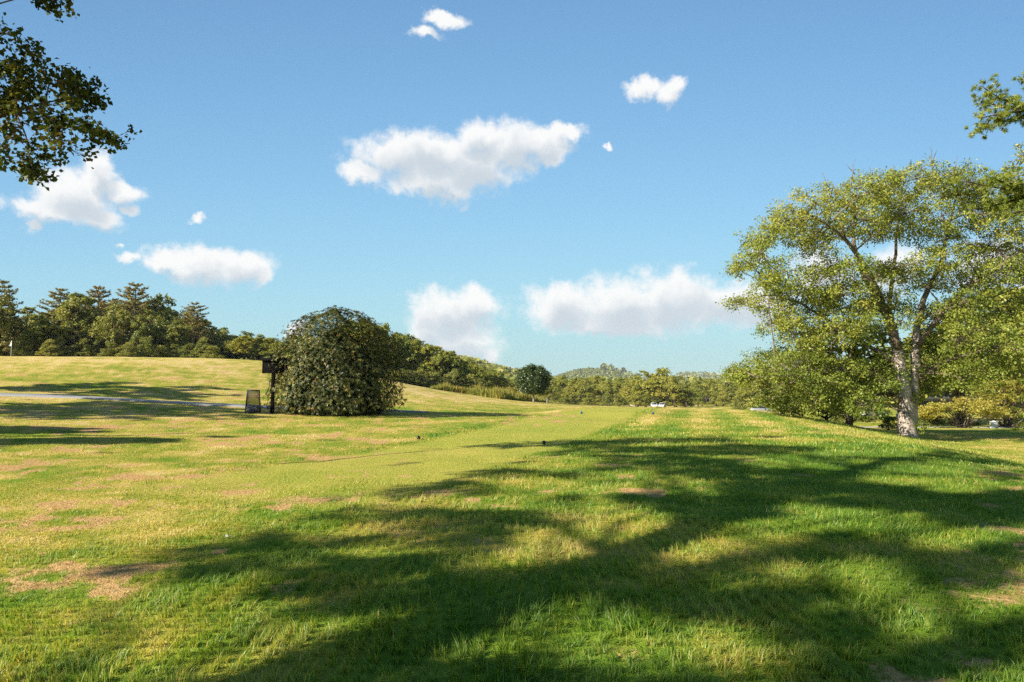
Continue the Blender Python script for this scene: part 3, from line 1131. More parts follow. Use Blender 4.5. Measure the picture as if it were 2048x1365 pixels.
for i, px in enumerate(np.arange(940, 1600, 26)):
    plant_px('broadleaf_tree', 'tree behind the far row across the valley', 'tree', px + rs.uniform(-6, 6), 757 + rs.uniform(-5, 8), 350 + rs.uniform(-12, 30), 36, BROAD, i, 'broad_dark', 'trees behind the far row')
BIGFAR = [(1290, 742, 230, 60), (1318, 737, 226, 66), (1348, 752, 222, 56), (1372, 772, 220, 42)]
for i, (px, top, Y, w) in enumerate(BIGFAR):
    plant_px('broadleaf_tree', 'large leafy tree, %s from the left in the clump behind the parked white cars' % ORD[i], 'tree', px, top, Y, w, BROAD, i + 1, 'broad', 'clump of large trees behind the cars')
for i, px in enumerate((1275, 1292, 1312, 1330, 1352, 1370)):
    plant_px('understory_shrub', 'dark bush at the foot of the large clump behind the cars', 'shrub', px, 783 + (i % 3) * 4, 224, 34, BUSHY, i, 'broad', 'bushes at the foot of the large clump')


# ------------------------------------------------------------------ woods on the far hills: one mass
def forest(name, label, n, x_px, Y0, Y1, size, mat, seed, per=26):
    rng = np.random.default_rng(seed)
    lv = Leaves(rng)
    Y = rng.uniform(Y0, Y1, n)
    px = rng.uniform(*x_px, n)
    x = (px - 1024) / F * Y
    z = height(x, Y)
    s = size * rng.uniform(.7, 1.3, n)
    C = np.repeat(np.c_[x, Y, z + s * .8], per, 0)
    ss = np.repeat(s, per)
    d = rand_dirs(rng, n * per)
    d[:, 2] = np.abs(d[:, 2]) * 1.1 - .25
    C = C + d * ss[:, None] * np.array([.55, .55, .75]) * rng.uniform(.6, 1, (n * per, 1))
    t = np.repeat(rng.normal(.45, .14, n), per) + rng.normal(0, .08, n * per)
    lv.add(C, d * .8 + rng.normal(0, .6, d.shape) + np.array([0, 0, .4]), ss * rng.uniform(.32, .6, len(C)), ss * .36, t)
    o = obj(name, lv.mesh(name), M[mat])
    tag(o, label, 'forest', kind='stuff')


forest('forest', 'wood on the long slope left of the rounded far hill', 2200, (780, 1150), 760, 1200, 9.0, 'broad_dark', 1)
forest('forest', 'wooded rounded far hill beyond the far row of trees', 5200, (1030, 1330), 1650, 2700, 9.0, 'broad_dark', 6, per=20)
forest('forest', 'wood on the ground rising behind the valley', 2400, (880, 1640), 400, 760, 8.5, 'broad_dark', 2)
forest('forest', 'blue-grey wooded ridge on the horizon', 3000, (1200, 2200), 2100, 3500, 20.0, 'broad_dark', 3, per=18)
forest('forest', 'wood behind the hilltop stand and the slope', 1500, (-200, 780), 230, 700, 8.0, 'broad_dark', 4)
forest('forest', 'wood far behind the large trees on the right', 1600, (1600, 2300), 220, 700, 9.0, 'broad', 5)


# ------------------------------------------------------------------ tall weeds on the edge of the mown slope
def weeds():
    rng = np.random.default_rng(8)
    V, T, tint = [], [], []
    n = 15000
    px = rng.uniform(862, 1120, n)
    Y = np.interp(px, [862, 930, 1000, 1060, 1120], [120, 122, 118, 122, 150]) + np.abs(rng.normal(0, 4, n))
    x = (px - 1024) / F * Y
    cl = fbm(x * .5, Y * .5, 5, 3)
    h = np.interp(px, [862, 890, 920, 960, 1040, 1120], [.5, 1.6, .9, 2.0, 1.6, .6]) * np.clip(cl * 1.8, .35, 1.3) * rng.uniform(.4, 1.1, n)
    z = height(x, Y)
    a = rng.uniform(0, 6.28, n)
    w = .10
    O = np.c_[x, Y, z]
    S = np.c_[np.cos(a) * w, np.sin(a) * w, np.zeros(n)]
    tip = O + np.c_[rng.normal(0, .22, n), rng.normal(0, .22, n), h]
    V = np.stack([O - S, O + S, tip], 1).reshape(-1, 3)
    T = np.arange(len(V)).reshape(-1, 3)
    o = obj('tall_weeds', np_mesh('tall_weeds', V, [T], {'tint': np.clip(rng.normal(.5, .2, n) + (cl - .5), 0, 1)}), M['weeds'])
    tag(o, 'tall yellow-green weeds between the mown slope and the wood', 'weeds', kind='stuff')


weeds()


# ------------------------------------------------------------------ single round tree
def round_tree():
    rng = np.random.default_rng(42)
    Y = 100.0
    b = at(1067, 808, Y)
    base = np.array([b[0], Y, gz(b[0], Y)])
    top = at(1066, 731, Y)[2] - base[2]
    o = thing('round_tree', 'lone round-crowned dark green tree at the edge of the mown slope', 'tree', base)
    g = Geo()
    g.tube([[0, 0, -.2], [.02, 0, .6], [0, 0, 1.5], [.03, .02, 3.6]], [.17, .12, .11, .04], 9)
    R = 34 * Y / F
    c = np.array([0, 0, top - R * .88])
    lv = Leaves(rng)
    n = 900
    d = rand_dirs(rng, n)
    bump = 1 + .10 * np.sin(d[:, 0] * 7 + 1) * np.sin(d[:, 1] * 6) + rng.normal(0, .045, n)
    q = c + d * np.array([R, R, R * .88]) * (rng.uniform(.72, .98, n) * bump)[:, None]
    q[:, 2] = np.maximum(q[:, 2], c[2] - R * .72 + rng.uniform(0, .3, n))
    for k in range(10):
        g.tube(curve_to([0, 0, rng.uniform(1.2, 2.5)], c + rand_dirs(rng, 1)[0] * R * .6, .05, 4, rng), [.05, .04, .03, .01], 5, cap=False)
    clump_leaves(lv, q, 22, .20, .20, .15, .45 + rng.normal(0, .1, n), outward=d, up=.3)
    obj('trunk', g.mesh('round_trunk', True), M['bark'], o)
    obj('crown', lv.mesh('round_crown'), M['round'], o)


round_tree()


# ------------------------------------------------------------------ the big rhododendron
def rhododendron():
    rng = np.random.default_rng(9)
    Y = 38.0
    p = at(669, 828, Y)
    base = np.array([p[0], Y, gz(p[0], Y)])
    H = at(669, 622, Y)[2] - base[2]
    W = 132 * Y / F
    o = thing('rhododendron_bush', 'huge rounded dark rhododendron bush with leathery leaves on the lawn', 'bush', base)
    g = Geo()
    lv = Leaves(rng)
    prof_h = np.array([0, .08, .3, .5, .68, .82, .93, 1.0])
    prof_r = np.array([.90, .98, 1.0, .94, .82, .65, .44, .05])
    n = 10500
    hh = rng.uniform(0, 1, n) ** .9
    a = rng.uniform(0, 2 * math.pi, n)
    lump = fbm(np.cos(a) * 2.2 + 9, np.sin(a) * 2.2 + hh * 4.2, 4, 2) - .5
    lump = lump + .75 * (vnoise(np.cos(a) * 5 + 9 + hh * 2, np.sin(a) * 5 + hh * 10, 14) - .5) + .06 * np.cos(a + .4)
    r = np.interp(hh, prof_h, prof_r) * W * (1 + .46 * lump) * rng.uniform(.86, 1.04, n)
    # a hollow low on the left, as if branches had been cut away
    C = np.c_[np.cos(a) * r, np.sin(a) * r * .95, hh * H * (1 + .10 * lump) + .05]
    slope = np.gradient(np.interp(np.linspace(0, 1, 50), prof_h, prof_r), 1 / 49)
    nz = np.clip(-np.interp(hh, np.linspace(0, 1, 50), slope) * W / H, -.2, 3)
    out = unit(np.c_[np.cos(a), np.sin(a), nz])
    axis = unit(out + rng.normal(0, .35, out.shape) + np.array([0, 0, .35]))
    inner = rng.random(n) < .25
    C = C - out * np.where(inner, rng.uniform(.3, .9, n), 0)[:, None]
    per = 9
    k = np.tile(np.arange(per), n)
    ax = np.repeat(axis, per, 0)
    ref = np.where(np.abs(ax[:, 2:3]) > .9, np.array([[1., 0, 0]]), np.array([[0, 0, 1.]]))
    U = unit(np.cross(ax, ref))
    Vv = np.cross(ax, U)
    ph = k * 2.399 + rng.normal(0, .25, n * per)
    radial = U * np.cos(ph)[:, None] + Vv * np.sin(ph)[:, None]
    droop = rng.uniform(-.25, .75, n * per)[:, None]
    A = unit(radial + ax * droop)
    L = rng.uniform(.075, .135, n * per)
    Cc = np.repeat(C, per, 0) + A * (L * .5)[:, None]
    Nn = unit(ax - radial * droop * .6 + rng.normal(0, .2, ax.shape))
    tint = np.repeat(np.clip(rng.normal(.42, .22, n), 0, .86), per) + rng.normal(0, .06, n * per)
    yel = rng.random(n * per)
    tint = np.where(yel > .993, .96, np.clip(tint, 0, .88))
    lv.add(Cc, Nn, L, L * .31, tint, A)
    # stems
    for kk in range(26):
        aa = rng.uniform(0, 6.28)
        rr = rng.uniform(.2, .8) * W
        hz = rng.uniform(.4, .85) * H * (1 - .3 * rr / W)
        s = np.array([math.cos(aa) * .4, math.sin(aa) * .4, -.1])
        g.tube(curve_to(s, [math.cos(aa) * rr, math.sin(aa) * rr, hz], -.08, 6, rng), np.linspace(.09, .02, 6), 6, cap=False)
    # an inner shell of large dark-tinted leaves closes the view through the bush
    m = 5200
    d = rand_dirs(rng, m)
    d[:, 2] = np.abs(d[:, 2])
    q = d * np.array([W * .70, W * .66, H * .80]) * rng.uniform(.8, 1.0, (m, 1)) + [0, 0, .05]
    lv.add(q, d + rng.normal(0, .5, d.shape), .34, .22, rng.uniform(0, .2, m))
    obj('stems', g.mesh('rhododendron_stems', True), M['bark_dark'], o)
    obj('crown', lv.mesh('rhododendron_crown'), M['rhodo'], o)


rhododendron()


# ------------------------------------------------------------------ the great tree on the right
def great_tree():
    rng = np.random.default_rng(21)
    Y = 51.0
    b = at(1815, 866, Y)
    base = np.array([b[0], Y, gz(b[0], Y)])
    o = thing('great_tree', 'great spreading tree with pale flaking trunk and yellow-green leaves beside the mound', 'tree', base)
    k = Y / F

    def W(px, py, dy=0.0):
        return at(px, py, Y) + np.array([0, dy, 0]) - base
    gt = Geo()
    gb = Geo()

    def limb(pts, r0, r1, dys=None, sides=9):
        g = gt if r0 > .4 else gb
        n = len(pts)
        dys = [0] * n if dys is None else dys
        P = np.array([W(p[0], p[1], d) for p, d in zip(pts, dys)])
        # refine
        t = np.linspace(0, n - 1, n * 4)
        Q = np.stack([np.interp(t, np.arange(n), P[:, i]) for i in range(3)], 1)
        ker = np.array([.25, .5, .25])
        for _ in range(3):
            Q[1:-1] = (Q[:-2] + 2 * Q[1:-1] + Q[2:]) / 4
        Q[1:-1] += rng.normal(0, .035, Q[1:-1].shape)
        g.tube(Q, np.linspace(r0, r1, len(Q)), sides)
        return Q
    limbs = [
        limb([(1815, 880), (1814, 862), (1812, 820), (1806, 770), (1798, 715), (1790, 660)], .72, .30, [0, 0, 0, 0, .1, .2], 12),
        limb([(1824, 860), (1828, 810), (1834, 760), (1840, 705), (1846, 650)], .50, .24, [.3, .3, .4, .5, .8], 10),
        limb([(1797, 700), (1762, 625), (1735, 572), (1690, 512), (1640, 466), (1585, 442)], .30, .07, [0, -.5, -1, -1.6, -2, -2.4]),
        limb([(1790, 665), (1772, 605), (1742, 545), (1728, 482), (1736, 415), (1730, 375)], .28, .06, [.2, .8, 1.2, 1.6, 2, 2.2]),
        limb([(1846, 655), (1862, 585), (1892, 522), (1902, 450), (1912, 392)], .24, .06, [.8, .8, .5, .2, 0]),
        limb([(1840, 695), (1885, 612), (1942, 562), (2004, 518), (2066, 482), (2120, 465)], .22, .06, [.5, -.5, -1, -1.5, -1.8, -2]),
        limb([(1802, 730), (1745, 690), (1690, 645), (1630, 602), (1590, 585)], .20, .05, [0, .8, 1.5, 2.2, 2.5]),
        limb([(1808, 770), (1745, 758), (1685, 742), (1620, 737), (1545, 756), (1492, 758)], .17, .04, [0, -.8, -1.5, -2, -2.4, -2.6]),
        limb([(1832, 765), (1885, 722), (1952, 700), (2030, 690), (2100, 680)], .18, .05, [.4, -.4, -1, -1.4, -1.6]),
        limb([(1795, 690), (1800, 600), (1822, 520), (1832, 440), (1850, 380)], .20, .05, [.2, 1.6, 2.2, 2.6, 2.8]),
        limb([(1838, 700), (1865, 640), (1930, 600), (2000, 600)], .14, .05, [.5, 1.8, 3, 3.8]),
    ]
    g = gb
    LP = np.vstack([q[len(q) // 3:] for q in limbs])
    blobs = [(1528, 470, 44), (1510, 520, 34), (1585, 432, 48), (1545, 560, 44), (1515, 590, 34), (1620, 480, 46), (1668, 405, 46), (1722, 400, 50), (1782, 382, 48), (1850, 372, 46), (1915, 378, 50), (1985, 385, 55), (2050, 410, 60), (2120, 450, 70),
             (1690, 465, 44), (1765, 455, 50), (1835, 450, 55), (1910, 460, 55), (1995, 480, 60), (2075, 520, 70), (2140, 560, 70), (1600, 590, 52), (1560, 640, 40), (1655, 600, 50), (1625, 670, 55), (1690, 670, 46), (1730, 610, 34),
             (1830, 540, 40), (1890, 545, 46), (1965, 560, 56), (2045, 620, 66), (1505, 745, 32), (1555, 728, 44), (1600, 765, 44), (1655, 755, 52), (1715, 745, 50), (1738, 785, 36), (1870, 690, 52), (1930, 660, 56), (2000, 700, 60), (2080, 720, 60),
             (1880, 755, 46), (1690, 800, 44), (1640, 805, 40), (1590, 800, 36),  (1770, 600, 34), (1700, 575, 42), (1885, 625, 42), (1770, 650, 30), (1935, 740, 50), (1590, 700, 44), (1660, 540, 40), (1790, 540, 30), (1485, 755, 22), (1475, 745, 16)]
    lv = Leaves(rng)
    for bi, (px, py, r) in enumerate(blobs):
        for rep in range(3):
            dy = rng.uniform(-4.5, -1.2) if rep == 0 else (rng.uniform(-1.2, 1.5) if rep == 1 else rng.uniform(1.5, 5.0))
            if r < 30:
                dy *= .35
            c = W(px + rng.normal(0, 6), py + rng.normal(0, 6), dy)
            R = r * k * (.98 if rep == 0 else .90)
            j = np.argmin(((LP - c) ** 2).sum(1) + 40 * (LP[:, 2] > c[2] + .5))
            g.tube(curve_to(LP[j], c, .06, 6, rng), np.linspace(.07, .025, 6), 5, cap=False)
            ns = int(26 * (R / 1.8) ** 1.6) + 7
            d = rand_dirs(rng, ns)
            q = c + d * R * (rng.uniform(.25, 1.0, (ns, 1)) ** .6) * np.array([1.05, 1, .78])
            for s in q[::2]:
                g.tube(curve_to(c, s, .05, 3), [.022, .014, .006], 3, cap=False)
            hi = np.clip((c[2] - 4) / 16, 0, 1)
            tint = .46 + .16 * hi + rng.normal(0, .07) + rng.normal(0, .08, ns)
            clump_leaves(lv, q, 39, .23, .155, .10, tint, outward=d, up=.45, rnd=.7, tvar=.09)
    # suckers on the trunk
    for (px, py, n_, sg) in ((1818, 800, 30, .35), (1812, 845, 20, .4), (1800, 735, 24, .5), (1845, 720, 20, .5), (1830, 860, 22, .3)):
        q = W(px, py, -.4) + rng.normal(0, sg, (n_, 3)) * [1, .5, 1]
        clump_leaves(lv, q, 7, .12, .15, .09, .4, up=.3)
    # bare twigs standing clear of the crown
    for (x0, y0, x1, y1) in ((1650, 395, 1632, 352), (1690, 372, 1698, 328), (1696, 345, 1680, 338), (1730, 365, 1724, 340), (1850, 350, 1843, 302), (1846, 330, 1858, 310), (1890, 350, 1898, 322), (1905, 352, 1925, 330), (1775, 360, 1772, 338), (1622, 420, 1600, 400), (1650, 398, 1655, 372), (1560, 615, 1522, 610), (1600, 560, 1545, 600), (1992, 358, 2030, 312), (2010, 338, 2040, 306)):
        g.tube(curve_to(W(x0, y0 + 12, -1), W(x1, y1, -1), .06, 5, rng), np.linspace(.05, .012, 5), 4, cap=False)
    for (x, y) in ((2000, 345), (2022, 322), (2036, 310), (1990, 360)):
        clump_leaves(lv, W(x, y, -1) + rng.normal(0, .25, (8, 3)), 14, .16, .2, .12, .6)
    obj('trunk', gt.mesh('great_trunk', True), M['bark'], o)
    obj('limbs', gb.mesh('great_limbs', True), M['bark_limb'], o)
    obj('crown', lv.mesh('great_crown'), M['bigtree'], o)


great_tree()

# trees and shrubs round the great tree
RIGHT = [  # name, label, px, top, Y, wpx, templates, k, material
    ('evergreen_shrub', 'dark evergreen bush where the mound drops away, left of the great tree', 1562, 712, 60, 130, BUSHY, 0, 'broad_dark'),
    ('evergreen_shrub', 'rounded dark shrub under the left limb of the great tree', 1648, 742, 63, 120, BUSHY, 2, 'broad_dark'),
    ('evergreen_shrub', 'dark shrub under the great tree between its leaning neighbour and the mound', 1604, 778, 66, 100, BUSHY, 1, 'broad_dark'),
    ('evergreen_shrub', 'spreading dark shrub in front of the white car under the great tree', 1690, 790, 72, 100, BUSHY, 2, 'broad_dark'),
    ('broadleaf_tree', 'leaning mid-green tree standing just left of the great tree', 1690, 640, 60, 190, BROAD, 1, 'bigtree'),
    ('broadleaf_tree', 'dense dark tree directly behind the trunk of the great tree', 1800, 690, 104, 190, BROAD, 4, 'broad_dark'),
    ('broadleaf_tree', 'tall yellow-green tree behind the great tree on its right', 1905, 610, 106, 220, BROAD, 3, 'broad'),
    ('broadleaf_tree', 'tall full tree near the right edge behind the golden shrubs', 2010, 575, 108, 240, BROAD, 0, 'broad'),
    ('broadleaf_tree', 'tall tree cut by the right edge of the view behind the road', 2130, 560, 106, 240, BROAD, 2, 'broad'),
    ('broadleaf_tree', 'dark tree behind the parked white car under the great tree', 1745, 740, 118, 130, BROAD, 4, 'broad_dark'),
    ('lime_shrub', 'small lime green shrub beside the trunk of the great tree', 1775, 822, 64, 36, BUSHY, 0, 'lime'),
    ('clipped_shrub', 'low dark shrub behind the road, right of the trunk', 1860, 815, 88, 50, BUSHY, 2, 'broad_dark'),
    ('clipped_shrub', 'low dark shrub under the golden tree by the road', 1925, 822, 90, 60, BUSHY, 1, 'broad_dark'),
    ('clipped_shrub', 'dark shrub beneath the golden tree near the right edge', 2010, 812, 91, 60, BUSHY, 0, 'broad_dark'),
    ('valley_tree', 'olive tree at the end of the sand path beyond the mound', 1490, 766, 190, 50, BUSHY, 0, 'broad'),
    ('valley_tree', 'greyish bushy tree behind the silver car beyond the mound', 1535, 756, 180, 60, BUSHY, 1, 'broad'),
    ('valley_tree', 'small dark bush at the near end of the sand path', 1476, 790, 120, 26, BUSHY, 2, 'broad_dark'),
]
for nm, lb, px, top, Y, w, tl, kk, mt in RIGHT:
    plant_px(nm, lb, 'shrub' if 'shrub' in nm else 'tree', px, top, Y, w, tl, kk, mt)


def golden(px, py_top, py_base, wpx, Y, label, seed):
    """low spreading tree of tiered golden sprays on several stems"""
    rng = np.random.default_rng(seed)
    b = at(px, py_base, Y)
    base = np.array([b[0], Y, gz(b[0], Y)])
    H = at(px, py_top, Y)[2] - base[2]
    W = wpx * Y / F / 2
    o = thing('golden_tree', label, 'tree', base)
    g = Geo()
    lv = Leaves(rng)
    for i in range(34):
        a = rng.uniform(0, 6.28)
        f = rng.uniform(.05, 1) ** .5
        h = H * (1 - .55 * f ** 2) * rng.uniform(.72, .98)
        c = np.array([math.cos(a) * W * f, math.sin(a) * W * f, h])
        if i < 16:
            g.tube(curve_to([math.cos(a) * .15, math.sin(a) * .15, -.1], c, .06, 6, rng), np.linspace(.09, .02, 6), 5, cap=False)
        q = c + rng.normal(0, 1, (26, 3)) * np.array([W * .16, W * .16, H * .035])
        clump_leaves(lv, q, 12, .14, .24, .16, .5 + rng.normal(0, .12), up=1.2, rnd=.5)
    obj('stems', g.mesh('golden_stems', True), M['bark_dark'], o)
    obj('crown', lv.mesh('golden_crown'), M['gold'], o)


golden(1925, 790, 850, 150, 84, 'low golden spreading tree behind the road, nearer the great trunk', 1)
golden(2015, 752, 850, 150, 86, 'taller golden tree on many stems at the right edge by the red bed', 2)


# ------------------------------------------------------------------ pine reaching in from the right
def near_pine():
    rng = np.random.default_rng(33)
    Y = 12.5
    tx, ty = 13.2, 12.0
    base = np.array([tx, ty, gz(tx, ty)])
    o = thing('pine_tree', 'near pine reaching in from the right edge with long soft needles', 'pine', base)
    g = Geo()
    lv = Leaves(rng)
    g.tube([[0, 0, -.3], [.05, 0, 4], [-.05, .05, 9], [0, 0, 15]], [.34, .27, .17, .03], 12)

    def tufts(P, dens, u0=.15, spread=.10, L=.085):
        P = np.asarray(P, float)
        seg = np.linalg.norm(np.diff(P, axis=0), axis=1)
        s = np.r_[0, np.cumsum(seg)]
        n = int(s[-1] * dens)
        u = rng.uniform(u0, 1.02, n) * s[-1]
        C = np.stack([np.interp(u, s, P[:, i]) for i in range(3)], 1)
        T = unit(np.stack([np.interp(u, s, np.gradient(P[:, i])) for i in range(3)], 1))
        off = rng.normal(0, spread, (n, 3))
        Dr = unit(T * .8 + off / spread * .55 + np.array([0, 0, .35]))
        C = C + off
        for c_, f_ in zip(C[::2], C[::2] - off[::2]):
            g.tube([f_, (f_ + c_) / 2, c_], [.006, .005, .003], 3, cap=False)
        per = 34
        A = unit(np.repeat(Dr, per, 0) * .9 + rng.normal(0, .55, (n * per, 3)))
        ln = rng.uniform(.7, 1.2, n * per) * L * 1.15
        tint = np.repeat(rng.normal(.5, .16, n), per) + rng.normal(0, .08, n * per)
        lv.add(np.repeat(C, per, 0) + A * ln[:, None] * .5, rng.normal(size=(n * per, 3)), ln, .0105, tint, A)

    def bough(pts, dens=38, r=.03, spread=.10, y=Y, u0=.1):
        P = np.array([at(px, py, y + dy) for px, py, dy in pts]) - base
        t = np.linspace(0, len(P) - 1, len(P) * 3)
        Q = np.stack([np.interp(t, np.arange(len(P)), P[:, i]) for i in range(3)], 1)
        Q[1:-1] = (Q[:-2] + 2 * Q[1:-1] + Q[2:]) / 4
        g.tube(Q, np.linspace(r, r * .25, len(Q)), 5)
        tufts(Q, dens, u0, spread)
    for pts in ([(2420, 190, .5), (2250, 225, 0), (2120, 225, 0), (2040, 215, 0), (1990, 192, -.1), (1962, 172, -.2)],
                [(2080, 232, 0), (2020, 240, .2), (1985, 250, .2), (1956, 262, .2)],
                [(2030, 215, 0), (1990, 212, .3), (1958, 195, .4)],
                [(2060, 222, 0), (2010, 226, -.3), (1962, 236, -.4)],
                [(2160, 200, 0), (2090, 180, 0), (2050, 165, 0), (2036, 152, 0)],
                [(2420, 330, .5), (2250, 360, 0), (2130, 385, 0), (2040, 382, 0), (1985, 375, 0), (1925, 362, 0)],
                [(2100, 385, 0), (2030, 400, .3), (1975, 415, .3), (1945, 420, .3)],
                [(2080, 380, 0), (2020, 365, -.3), (1970, 358, -.3)],
                [(2110, 395, 0), (2060, 420, -.2), (2005, 430, -.2)],
                [(2380, 700, .5), (2200, 760, 0), (2090, 775, 0), (2038, 745, 0)],
                [(2300, 840, .5), (2160, 860, 0), (2070, 852, 0), (2030, 848, 0)],
                [(2100, 776, 0), (2060, 800, 0), (2042, 815, 0)]):
        bough(pts, dens=46 if pts[-1][1] < 500 else 24, spread=.085)
    # the rest of the tree, outside the frame
    for i in range(44):
        hz = rng.uniform(2.5, 14.5)
        a = rng.uniform(0, 6.28)
        ln = rng.uniform(1.6, 4.2) * (1 - .55 * (hz - 2.5) / 12)
        e = np.array([math.cos(a) * ln, math.sin(a) * ln, hz + rng.uniform(-.3, .6)])
        w = e + base
        ppx, ppy, fw = project(w)
        if w[1] > 0 and ppx[0] < 2120:
            continue
        P = curve_to([0, 0, hz], e, .03, 6, rng)
        g.tube(P, np.linspace(.05, .008, 6), 4, cap=False)
        tufts(P, 16, .35, .16, .11)
    obj('trunk', g.mesh('near_pine_trunk', True), M['bark_dark'], o)
    obj('needles', lv.mesh('near_pine_needles'), M['pine_near'], o)


near_pine()

# ------------------------------------------------------------------ trees left of and behind the camera, whose shade falls on the lawn
SHADE = [  # painted in order: px, py, rx, ry, value (1 shade, 0 sun)
    (1250, 1180, 800, 240, .62), (820, 1180, 420, 170, 1), (900, 1320, 480, 110, .95), (620, 1110, 230, 55, 1), (430, 1130, 170, 32, 1), (290, 1150, 110, 22, .9), (610, 1012, 110, 28, 1), (520, 1335, 130, 45, .8),
    (660, 1060, 70, 12, .25), (520, 1225, 160, 50, 0), (250, 1260, 260, 75, 0), (640, 1190, 60, 18, .3),
    (870, 985, 130, 18, 1), (1000, 948, 110, 9, 1), (1240, 900, 110, 8, 1), (1420, 902, 230, 9, .95), (1340, 881, 150, 6, .9), (1290, 934, 170, 9, .95), (1450, 940, 160, 16, .95), (1250, 1003, 250, 22, .95), (1000, 1045, 140, 22, .95), (1240, 1035, 110, 10, .9), (1560, 960, 170, 34, .95),
    (990, 1008, 85, 10, .05), (1120, 975, 60, 12, .15), (1370, 975, 70, 18, 0), (1230, 960, 80, 8, .15), (1250, 1022, 150, 7, .1), (1160, 1095, 100, 28, 0), (1330, 1090, 110, 34, .05), (1430, 1050, 90, 14, .2),
    (1180, 1180, 140, 50, 1), (1330, 1180, 120, 40, .9), (1480, 1210, 150, 50, .95), (1570, 1310, 70, 60, 1), (1700, 1290, 130, 50, .75), (1640, 1110, 190, 30, .95), (1580, 1040, 130, 22, .9), (1800, 1130, 100, 25, .9), (1930, 1150, 130, 50, .95), (1940, 1030, 150, 40, 1), (1760, 1005, 120, 22, .8), (2000, 1290, 90, 50, .9),
    (1750, 900, 90, 14, 0), (1850, 945, 90, 14, 0), (1930, 975, 50, 10, .1), (1740, 1040, 110, 22, 0), (1880, 1075, 110, 14, .05), (1690, 1150, 110, 18, .05), (1820, 1220, 110, 42, 0), (1960, 1220, 90, 30, .1), (1440, 1320, 110, 50, 0), (1220, 1310, 90, 26, .3), (1340, 1330, 50, 40, .1), (1600, 930, 90, 8, .1), (1640, 875, 90, 7, .2),
    (1680, 870, 130, 7, .95), (1850, 905, 130, 10, .95), (1960, 950, 100, 14, .95), (2030, 1000, 60, 25, 1), (1620, 855, 70, 4, .9), (1960, 925, 90, 5, .9), (1960, 937, 60, 4, .1),
    (1010, 1128, 30, 8, .2), (800, 1098, 30, 6, .2), (1100, 1225, 30, 10, .2), (770, 1240, 30, 10, .2), (1400, 1165, 30, 8, .2), (930, 1300, 30, 12, .25),
    # the slope on the left
    (250, 822, 340, 22, 1), (470, 820, 90, 12, 1), (60, 860, 200, 8, .9), (200, 882, 170, 7, .9), (30, 884, 110, 7, .9), (300, 780, 220, 22, .85), (100, 776, 130, 8, .9), (420, 765, 100, 8, .9), (520, 838, 90, 6, .8),
    (200, 850, 130, 4, .1), (330, 770, 80, 3, .1), (150, 790, 90, 3, .3), (240, 869, 120, 3, .1), (440, 783, 60, 3, .1), (350, 838, 60, 4, .2), (480, 795, 50, 3, .2),
]


def lawn_dist(py):
    return 1.6 * F / max(py - 790.0, 30.0)


def shade_at(px, py):
    m = np.zeros(len(px))
    edge = np.interp(px, [-400, 180, 480, 770, 1000, 1170, 1400, 1640, 2048, 2600], [1500, 1170, 1088, 985, 930, 890, 866, 846, 900, 960])
    m = np.where(py > edge, .38, 0)
    m = np.where((px < 560) & (py > 1190) & (py < 1300), 0, m)
    order = [e for e in SHADE if e[4] > .3] + [(a, b, c * 1.12 + .30 * F / lawn_dist(b), d * 1.12 + .30 * F * 1.6 / lawn_dist(b) ** 2, v) for a, b, c, d, v in SHADE if v <= .3]
    for cx, cy_, rx, ry, v in order:
        q = ((px - cx) / rx) ** 2 + ((py - cy_) / ry) ** 2
        w = 1 - smoothstep(.45, 1.25, q)
        m = m * (1 - w) + v * w
    off = (px < -30) | (px > 2080) | (py > 1400)
    m = np.where(off, .45, m)
    return np.where((px < 330) & (py > 1200) | (px < -30) & (py > 900), .0, m)


def in_frame(P, margin=30):
    px, py, fw = project(P)
    return (fw > 0.2) & (px > -margin) & (px < 2048 + margin) & (py > -margin) & (py < 1365 + margin)


